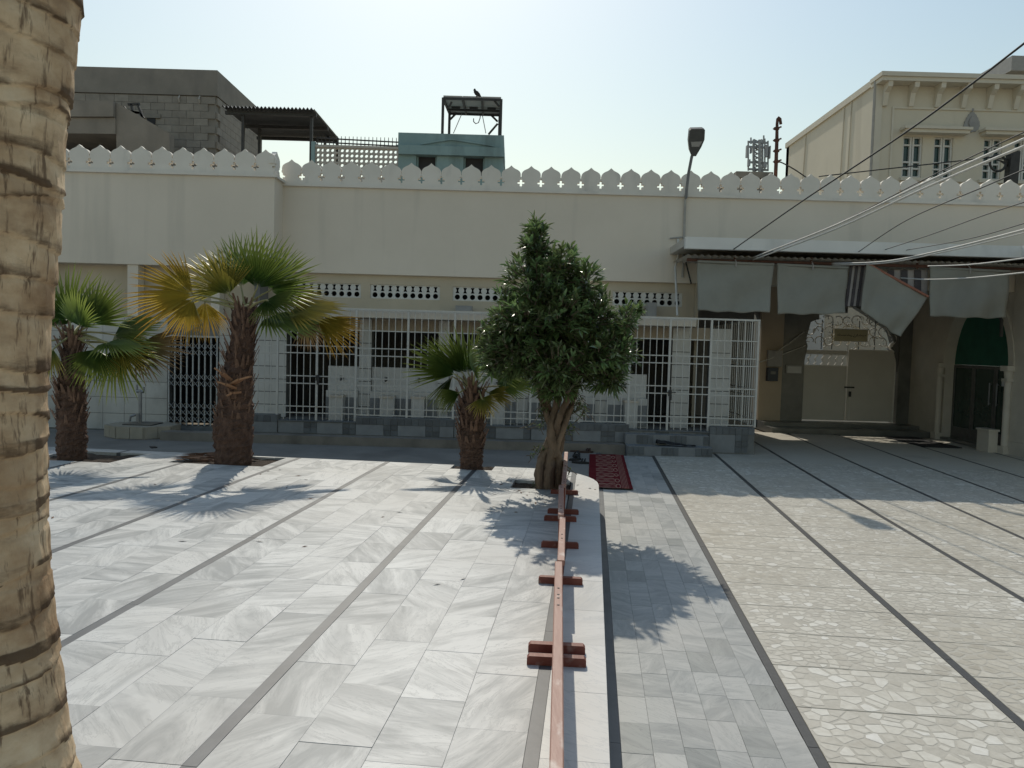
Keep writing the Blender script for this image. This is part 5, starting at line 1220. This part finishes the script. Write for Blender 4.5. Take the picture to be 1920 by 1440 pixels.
Yl_ = float(B_left[1])
pl_ = thing('fan_palm', 'left fan palm with green crown, partly hidden by the near trunk', 'palm', tuple(B_left), 'fan palms in the marble platform')
palm_trunk(pl_, Yl_, [(858,135,24),(820,135,25),(790,134,25),(760,133,26),(735,134,24),(700,133,20),(670,134,15),(645,135,13),(630,136,10)], 5)
palm_fronds(pl_, Yl_, (136,632), [
  (130,602,.1,101,.1,112,g,.85,1.2), (176,608,.0,66,0,98,g,.85,1.2), (95,610,.1,124,.1,98,g,.8), (150,612,-.3,84,-.3,78,g,.75), (215,628,.1,14,.1,96,g,.45), (200,642,-.2,350,-.2,92,g,.3),
  (252,652,.05,348,0,104,br,.65,1.1), (226,650,-.05,20,-.1,60,mx_,.6), (216,652,-.1,298,-.1,98,g,.9,1.35), (228,655,-.2,310,-.2,62,mx_,.85), (180,655,-.25,262,-.3,74,g,.8), (84,642,-.1,200,-.1,80,g,.4), (100,655,-.3,245,-.3,74,mx_,.7),
  (150,610,.5,75,.7,85,g,.4), (110,612,.4,110,.7,80,g,.4)], 12)

Ys_ = float(B_small[1])
ps_ = thing('fan_palm', 'smallest fan palm with short reddish trunk left of the leafy tree', 'palm', tuple(B_small), 'fan palms in the marble platform')
palm_trunk(ps_, Ys_, [(880,884,20),(850,884,21),(820,884,25),(800,885,22),(770,884,23),(745,886,19),(725,887,12)], 6, 160, 200)
palm_fronds(ps_, Ys_, (887,728), [
  (878,700,.05,99,.05,98,g,.85,1.05), (853,702,-.1,161,-.1,100,g,.75,.8), (868,700,.0,128,.0,88,g,.8,.7), (905,700,.15,68,.15,85,g,.8), (862,736,-.12,205,-.1,48,g,.7,.8), (915,736,-.05,352,0,54,mx_,.6,.8), (932,724,.2,10,.2,84,g,.35), (903,746,-.2,300,-.2,44,mx_,.75),
  (848,706,.05,238,.0,72,g,.9,.35), (890,702,-.4,85,-.5,62,g,.5), (925,700,.2,30,.2,80,g,.5)], 13)

# near trunk at the left edge
YN = 2.05
nt_ = thing('near_palm', 'thick pale ringed palm trunk filling the left edge of the picture', 'palm', tuple(G(-40,1600,ZP)*np.array([1,0,1])+np.array([0,YN,0])))
edge = [(-900,190),(-400,172),(0,151),(100,141),(160,134),(250,123),(330,118),(440,112),(490,107),(600,97),(720,91),(850,92),(960,93),(1100,98),(1180,106),(1260,116),(1340,125),(1430,138),(1560,165),(1700,200)]
rs = random.Random(21); z_hi, z_lo = Z_(-60,-900,YN), ZP-.03; nz, na = 620, 110
rings = []; z = z_lo
while z < z_hi+.2: rings.append(z); z += rs.uniform(.055, .115)
wob = [(rs.uniform(0, 6.28), rs.uniform(.006,.022), rs.uniform(0,6.28), rs.uniform(.25,1.0), rs.uniform(0,6.28)) for _ in rings]
V = []; ring_a = []
eyp = [e_[0] for e_ in edge]; exp_ = [e_[1] for e_ in edge]
for i in range(nz+1):
    z = z_lo+(z_hi-z_lo)*i/nz
    py = 720-(z-H-YN*math.tan(-_p)*0)*0  # placeholder, solved below
    # image row of the trunk's right edge at this height
    pv = np.array([-1.2, YN, z])-np.array([0,0,H]); py = 720-FPX*(pv @ _U)/(pv @ _F)
    ex = float(np.interp(py, eyp, exp_)); R0 = .205*(1+.35*max(0, (z_lo+.55-z)/.55)**2)
    xe = X_(ex, py, YN); cx = xe-R0*math.hypot(xe, YN)/YN
    for k in range(na):
        a = 2*math.pi*k/na
        j = 0; best = 0
        zz = z
        # sawtooth rings: each scar stands proud at its lower rim
        idx = np.searchsorted(rings, z)-1; idx = max(0, min(idx, len(rings)-2))
        zl_ = rings[idx]+wob[idx][1]*math.sin(a+wob[idx][0])*1.6+.010*math.sin(3*a+wob[idx][2]); zh_ = rings[idx+1]+wob[idx+1][1]*math.sin(a+wob[idx+1][0])*1.6+.010*math.sin(3*a+wob[idx+1][2])
        if z < zl_: idx2 = max(0, idx-1); t_ = 1.0
        elif z > zh_: t_ = 0.0; idx = min(idx+1, len(rings)-2)
        else: t_ = (z-zl_)/(zh_-zl_)
        amp = wob[idx][3]
        r = R0*(1+.012*math.sin(2*a+z*3)+.008*math.sin(5*a-z*7)) + .007*(1-t_)**2*amp-.004*t_**6 + .0025*math.sin(17*a+z*40)*math.sin(11*a-z*23)
        V.append((cx+r*math.cos(a), YN+r*math.sin(a), z))
        band = max(0, 1-t_/.42)*(.35+.75*amp)*(.75+.35*math.sin(a*1.5+wob[idx][4])) + .35*max(0, (t_-.9)/.1)*amp
        ring_a.append(min(1, band))
mb = MB(); mb.v = V; mb.f = [(i*na+k, i*na+(k+1) % na, (i+1)*na+(k+1) % na, (i+1)*na+k) for i in range(nz) for k in range(na)] + [tuple(range(nz*na, (nz+1)*na))]
mb.att = [('ring','POINT',ring_a)]
obj('trunk', mb, M['trunk'], nt_, True)

# leafy tree
Yt = float(B_tree[1])+.02
tree = thing('leafy_tree', 'dense dark green leafy tree with twisted multi-stem trunk by the red barriers', 'tree', tuple(B_tree))
rs = random.Random(5); tb = MB()
stems = [([(1018,918),(1014,890),(1019,860),(1030,828),(1035,800),(1030,775),(1024,745),(1019,705),(1010,650),(1003,560)], (12,13,11,8,8,7,7,6,5,3), (0,-.03,-.06,-.05,.02,.05,.05,.1,.1,.1)),
         ([(1040,918),(1046,892),(1046,862),(1036,830),(1033,800),(1040,772),(1046,745),(1048,690),(1060,620),(1090,520)], (12,11,10,9,8,7,7,6,5,3), (0,-.03,-.05,-.10,-.08,-.04,-.05,-.1,-.15,-.1)),
         ([(1028,916),(1029,885),(1034,850),(1044,818),(1046,795),(1054,770),(1064,748),(1076,705),(1110,650),(1170,600)], (13,11,9,8,6,6,6,5,4,2), (-.08,-.1,-.10,-.05,-.12,-.12,-.1,0,.1,.1)),
         ([(1040,916),(1042,876),(1050,835),(1054,806),(1060,782),(1072,758),(1080,735),(1090,700),(1100,660)], (12,9,8,7,6,5,4,4,2), (.06,.06,.03,.05,.1,.1,.1,.2,.3)),
         ([(1024,916),(1021,880),(1030,842),(1037,812),(1026,782),(1018,760),(1012,735),(1000,690),(960,640)], (12,9,8,7,6,5,5,4,2), (.05,.04,.05,.0,-.05,.0,.05,-.1,-.2)),
         ([(1040,858),(1050,822),(1060,796),(1068,774),(1074,762)], (5,5,5,4,2), (-.12,-.1,-.12,-.14,-.12)),
         ([(1014,905),(1012,880),(1020,850),(1024,835)], (8,7,5,3), (-.1,-.12,-.1,-.06))]
for pts, rad, dys in stems:
    q_ = [W(p[0], p[1], Yt+d_) for p, d_ in zip(pts, dys)]
    if pts[0][1] > 900: q_[0][2] = ZP-.05
    out = []; rr = []; n = len(q_)
    for i in range(n-1):
        p0, p1, p2, p3 = q_[max(i-1,0)], q_[i], q_[i+1], q_[min(i+2,n-1)]
        for k in range(6):
            t_ = k/6; out.append(.5*((2*p1)+(-p0+p2)*t_+(2*p0-5*p1+4*p2-p3)*t_**2+(-p0+3*p1-3*p2+p3)*t_**3)+np.array([rs.uniform(-.004,.004), rs.uniform(-.004,.004), 0])); rr.append((rad[i]*(1-t_)+rad[i+1]*t_)/FPX*Yt*rs.uniform(.93,1.07))
    out.append(q_[-1]); rr.append(rad[-1]/FPX*Yt); tb.tube(out, rr, 12)
trk = obj('trunk', tb, M['bark'], tree, True)
lobes = [(1004,425,20,32,.14),(1006,465,38,42,.26),(1008,525,66,54,.45),(985,595,72,60,.52),(970,655,68,52,.5),(1040,590,70,60,.6),(1096,532,28,48,.3),(1048,512,46,56,.42),(1112,590,48,52,.4),(1110,650,70,52,.5),(1040,680,80,48,.6),(1172,600,26,34,.22),(1160,655,34,42,.32),(1050,725,52,26,.34),(940,620,34,44,.3),(1140,700,42,34,.3),(925,670,30,36,.26),(1196,575,12,16,.1)]
lv = MB(); tt = []; vv = []; tw = MB()
wts = np.array([l[2]*l[3]*l[4] for l in lobes])**.75; wts /= wts.sum()
NT = 2500; YF = Yt-.12
def leaf(p, d, L, w_, side, val):
    d = d/np.linalg.norm(d); nrm = side-d*(side@d); nrm /= np.linalg.norm(nrm); s = np.cross(d, nrm)
    b = len(lv.v); c = p+d*L*.5-np.array([0,0,.05*L]); e = p+d*L-np.array([0,0,.16*L])
    for q_, t_ in ((p, 0), (p+d*L*.28+s*w_*.8+nrm*w_*.25, .4), (c+s*w_+nrm*w_*.25, .5), (p+d*L*.78+s*w_*.6-np.array([0,0,.1*L])+nrm*w_*.15, .8), (e, 1), (p+d*L*.78-s*w_*.6-np.array([0,0,.1*L])+nrm*w_*.15, .8), (c-s*w_+nrm*w_*.25, .5), (p+d*L*.28-s*w_*.8+nrm*w_*.25, .4), (c, .5)):
        lv.v.append(tuple(map(float, q_))); tt.append(t_); vv.append(val)
    lv.f += [(b,b+1,b+2,b+8),(b+2,b+3,b+4,b+8),(b,b+8,b+6,b+7),(b+8,b+4,b+5,b+6)]
def twig(tip, out, nl, Ls):
    out = out/np.linalg.norm(out); base = tip-out*rs.uniform(.10,.18); tw.tube([base, tip], [.005,.002], 4, False)
    val = rs.random()
    for k in range(nl):
        f = rs.uniform(.1, 1)**.7; p = base+(tip-base)*f; a = rs.uniform(0, 6.28); o1 = np.cross(out, [.3,.5,.8]); o1 /= np.linalg.norm(o1); o2 = np.cross(out, o1)
        sp_ = rs.uniform(.5, 1.5)*(1.1-.6*f); d = out+sp_*(math.cos(a)*o1+math.sin(a)*o2)
        leaf(p, d, Ls*rs.uniform(.75,1.2), Ls*.13*rs.uniform(.8,1.2), np.array([rs.uniform(-.5,.5), rs.uniform(-.5,.5), 1.0]), min(1, max(0, val+rs.uniform(-.3,.3))))
for k in range(NT):
    l = lobes[rng.choice(len(lobes), p=wts)]
    v3 = rng.normal(size=3); v3 /= np.linalg.norm(v3); r = rng.random()**.45*rng.uniform(.8, 1.2)
    c = W(l[0], l[1], YF); o = np.array([v3[0]*l[2]*1.04/FPX*YF, v3[1]*l[4]*1.6, v3[2]*l[3]*1.02/FPX*YF])*r
    twig(c+o, np.array([v3[0], v3[1], v3[2]*.8+.35]), rs.randint(6, 9), .108)
for (x, y) in ((1010,790),(1022,770),(1075,775),(1082,760),(1068,800),(1015,755),(1012,900),(1018,905),(1003,912),(1078,745),(1028,720),(1070,735),(1094,770),(1012,845),(1060,870)):
    for k in range(7):
        tp = W(x+rs.uniform(-9,9), y+rs.uniform(-9,9), Yt+rs.uniform(-.12,.02)); twig(tp, np.array([rs.uniform(-1,1), rs.uniform(-1,.3), rs.uniform(.2,1)]), 5, .06)
lv.att = [('tt','POINT',tt), ('vv','POINT',vv)]
crown = obj('crown', lv, M['leaf'], tree); obj('twigs', tw, M['twig'], crown)

# ================================================================== SMALL THINGS ON THE FLOOR
def barrier(v0, u0, v1, u1, feet, label, h=.30, w_=.042):
    p0, p1 = np.array(P3(u0, v0, ZP)), np.array(P3(u1, v1, ZP)); d = p1-p0; L = np.linalg.norm(d); d /= L; s = np.array([d[1], -d[0], 0]); up = np.array([0,0,1.0])
    t = thing('wooden_barrier', label, 'barrier', tuple((p0+p1)/2), 'low red wooden barriers in a row')
    def bx(mb, a, b, half, z0, z1, ch=.004):
        c = ch; q_ = []
        for p in (a, b):
            for (x, z) in ((-half,z0),(half,z0),(half,z1-c),(half-c,z1),(-half+c,z1),(-half,z1-c)): q_.append(tuple(p+s*x+up*z))
        return mb.add(q_, [(5,4,3,2,1,0),(6,7,8,9,10,11)]+[(i,(i+1) % 6,(i+1) % 6+6,i+6) for i in range(6)])
    obj('board', bx(MB(), p0+d*.01, p1-d*.01, w_*.36, .02, h-.032), M['redwood'], t)
    obj('top_rail', bx(MB(), p0, p1, w_*.5, h-.031, h), M['redtop'], t)
    for fv in feet:
        c = p0+d*((fv-v0)/(v1-v0))*L; e = s*.135
        mb = MB(); q_ = []
        for x, dz in ((-.138,-.012),(-.128,0),(.128,0),(.138,-.012)):
            for y_, z in ((-.021,.0),(.021,.0),(.021,.042+dz),(-.021,.042+dz)): q_.append(tuple(c+s*x+d*y_+up*(z+.001)))
        mb.add(q_, [(0,1,2,3),(15,14,13,12)]+[(i*4+j, (i+1)*4+j, (i+1)*4+(j+1) % 4, i*4+(j+1) % 4) for i in range(3) for j in range(4)])
        obj('foot', mb, M['redwood'], t)
        for dx_ in (-.05, .05):
            q_ = c+d*dx_+up*h; obj('screw', MB().tube([tuple(q_-up*.002), tuple(q_+up*.0025)], .006, 8), M['darkmetal'], t)
barrier(.9, -.012, 4.26, -.150, (1.3, 3.58, 3.73), 'nearest low red wooden barrier running out of the bottom of the picture')
barrier(4.285, -.138, 5.38, -.172, (4.83,), 'second low red wooden barrier from the camera, on one cross foot')
barrier(5.45, -.186, 6.64, -.232, (5.70, 6.58), 'third low red wooden barrier from the camera, by the tree shadow')
barrier(6.68, -.212, 8.75, -.262, (6.87, 7.80), 'farthest low red wooden barrier, right beside the leafy tree trunk')

rg = MB(); n1, n2 = 10, 60; u0, u1, v0, v1 = .0, .565, 9.87, 12.95
for i in range(n1+1):
    for j in range(n2+1): rg.v.append((u0+(u1-u0)*i/n1, v0+(v1-v0)*j/n2+.01*math.sin(i), .010+.006*math.sin(j*.7+i*.5)*math.sin(j*.23)+(.012 if j in (0, n2) else 0)))
rg.f = [(i*(n2+1)+j, (i+1)*(n2+1)+j, (i+1)*(n2+1)+j+1, i*(n2+1)+j+1) for i in range(n1) for j in range(n2)]
ro = bpy.data.objects.new('prayer_rug', rg.mesh('prayer_rug', M['rug'], smooth=True)); COL.objects.link(ro); ro.rotation_euler = (0, 0, -_a)
tag(ro, 'long dark red prayer rug with pale niches on the grey path', 'rug')

def sandal(px, py, rz, m, label, group):
    g_ = G(px, py, 0); t = thing('sandal', label, 'shoe', (g_[0], g_[1], .0), group)
    def foot(L, w_, z0, z1):
        pts = []
        for k in range(20):
            a = 2*math.pi*k/20; x = L/2*math.cos(a); y = w_/2*math.sin(a)*(1+.25*math.cos(a)-.18*math.cos(2*a)); pts.append((x, y))
        c_, s_ = math.cos(rz), math.sin(rz); return MB().slab([(g_[0]+x*c_-y*s_, g_[1]+x*s_+y*c_) for x, y in pts], z0, z1)
    obj('sole', foot(.27, .10, .002, .03), m, t)
    c_, s_ = math.cos(rz), math.sin(rz); P = lambda x, y, z: (g_[0]+x*c_-y*s_, g_[1]+x*s_+y*c_, z)
    mb = MB()
    for x in (.02, .06): mb.tube([P(x,-.045,.025), P(x+.01,-.03,.06), P(x+.015,0,.075), P(x+.01,.03,.06), P(x,.045,.025)], .012, 6)
    obj('strap', mb, m, t)
for a in ((1082,847,.3,'leather','brown sandal lying farthest back, left of the red rug'), (1098,849,.1,'leather','brown sandal closest to the red rug edge'), (1078,863,.7,'black','black sandal half hidden behind the red barrier'), (1088,869,-.2,'black','black sandal nearest the platform corner'), (1080,856,1.2,'black','black sandal in the middle of the shoe heap'), (1158,847,.0,'leather','single dark sandal behind the far edge of the red rug')):
    sandal(a[0], a[1], a[2], M[a[3]], a[4], 'sandals beside the red rug')
tag(obj('litter', MB().slab([tuple(G(*q, ZP)[:2]) for q in ((280,839),(290,838.5),(295,840.5),(284,841.5))], ZP+.003, ZP+.018), M['black']), 'small dark scrap of litter on the shaded floor left of the middle palm', 'litter')

lf_ = MB(); rl = random.Random(9)
for k in range(70):                          # fallen leaves round the trees
    if k < 45: u_, v_, zz_f = rl.gauss(-.45, .5), rl.gauss(8.0, .7), ZP
    else: u_, v_, zz_f = rl.uniform(-4.5, -.4), rl.uniform(4.5, 9.1), ZP
    if u_ > UE-.03 or v_ > VE-.9: continue
    a = rl.uniform(0, 6.28); L = rl.uniform(.03, .08); p = np.array(P3(u_, v_, zz_f+.002)); d = np.array([math.cos(a), math.sin(a), 0]); s = np.array([-d[1], d[0], 0])
    lf_.add([p-d*L*.5, p+s*L*.13+np.array([0,0,.006]), p+d*L*.5+np.array([0,0,.004]), p-s*L*.13], [(0,1,2,3)])
ob_ = obj('fallen_leaves', lf_, M['stub']); stuff(ob_); tag(ob_, 'scattered dry leaves on the marble platform', 'leaves')

# stone basin with stand pipe, pump
pc = (G(185,820)+G(300,828))/2
pl = thing('stone_basin', 'low eight-sided beige stone basin with a stand pipe', 'basin', (float(pc[0]), float(pc[1])+.45, 0))
bx_, by_ = float(pc[0]), float(pc[1])+.5; zt = Z_(245, 801, by_-.5)
oct_ = [(bx_+.62*math.cos(a), by_+.5*math.sin(a)) for a in [R_(22.5+45*k) for k in range(8)]]
obj('basin_wall', MB().slab(oct_, 0, zt), M['planter'], pl)
for k in range(8):
    a, b = np.array(oct_[k]), np.array(oct_[(k+1) % 8]); m = (a+b)/2-np.array([bx_, by_]); m /= np.linalg.norm(m)
    for j in range(2):
        c_ = a+(b-a)*(.03+.48*j); e = a+(b-a)*(.49+.48*j); obj('facing', MB().slab([tuple(c_+m*.003), tuple(e+m*.003), tuple(e+m*.018), tuple(c_+m*.018)], .01, zt-.005), M['planter'], pl)
obj('drain_grate', MB().box(bx_-.26, bx_+.26, by_-.22, by_+.22, zt+.001, zt+.012), M['darkmetal'], pl)
for k in range(6): obj('grate_bar', MB().box(bx_-.25, bx_+.25, by_-.2+k*.075, by_-.17+k*.075, zt+.013, zt+.022), M['cement'], pl)
sx, sy = X_(263,760,by_), by_
obj('stand_pipe', MB().tube([(sx,sy,zt), (sx,sy,zt+.60)], .03, 10).tube([(sx-.06,sy,zt+.58), (sx+.06,sy,zt+.58)], .03, 8).tube([(sx-.06,sy,zt+.58), (sx-.06,sy,zt+.70)], .018, 8).tube([(sx+.06,sy,zt+.58), (sx+.06,sy,zt+.66)], .018, 8), M['galv'], pl)
obj('valve', MB().tube([(sx-.02,sy-.06,zt+.18), (sx-.13,sy-.08,zt+.14), (sx-.15,sy-.08,zt+.05)], .022, 8).tube([(sx,sy-.08,zt+.05), (sx,sy-.08,zt+.2)], .035, 8), M['galv'], pl)
pg = thing('water_pump', 'dark old motor pump with flywheel standing by the tiled wall', 'pump', tuple(G(186,795)))
gp = G(186,795); wx, wy = float(gp[0]), float(gp[1])
wh = [(wx+.17*math.cos(a), wy-.12, .19+.17*math.sin(a)) for a in np.linspace(0, 2*math.pi, 25)]
fw_ = obj('flywheel', MB().tube(wh, .026, 8, False), M['black'], pg, True)
for k in range(4): obj('spoke', MB().bar((wx+.16*math.cos(k*.785), wy-.12, .19+.16*math.sin(k*.785)), (wx-.16*math.cos(k*.785), wy-.12, .19-.16*math.sin(k*.785)), .025), M['darkmetal'], fw_)
obj('motor', MB().tube([(wx-.08, wy+.3, .26), (wx-.08, wy-.05, .26)], .15, 14), M['darkmetal'], pg)
obj('block', MB().box(wx-.42, wx-.1, wy-.1, wy+.25, .12, .5).box(wx-.5, wx+.2, wy-.15, wy+.3, 0, .115), M['darkmetal'], pg)
obj('cooling_fins', (lambda mb: [mb.box(wx-.44, wx-.08, wy-.13, wy+.2, .505+k*.03, .52+k*.03) for k in range(4)] and mb)(MB()), M['darkmetal'], pg)
obj('pump_pipe', MB().tube([(wx-.25, wy, .62), (wx-.25, wy, .72), (wx-.1, wy, .78), (wx+.12, wy+.1, .74)], .03, 8), M['darkmetal'], pg)
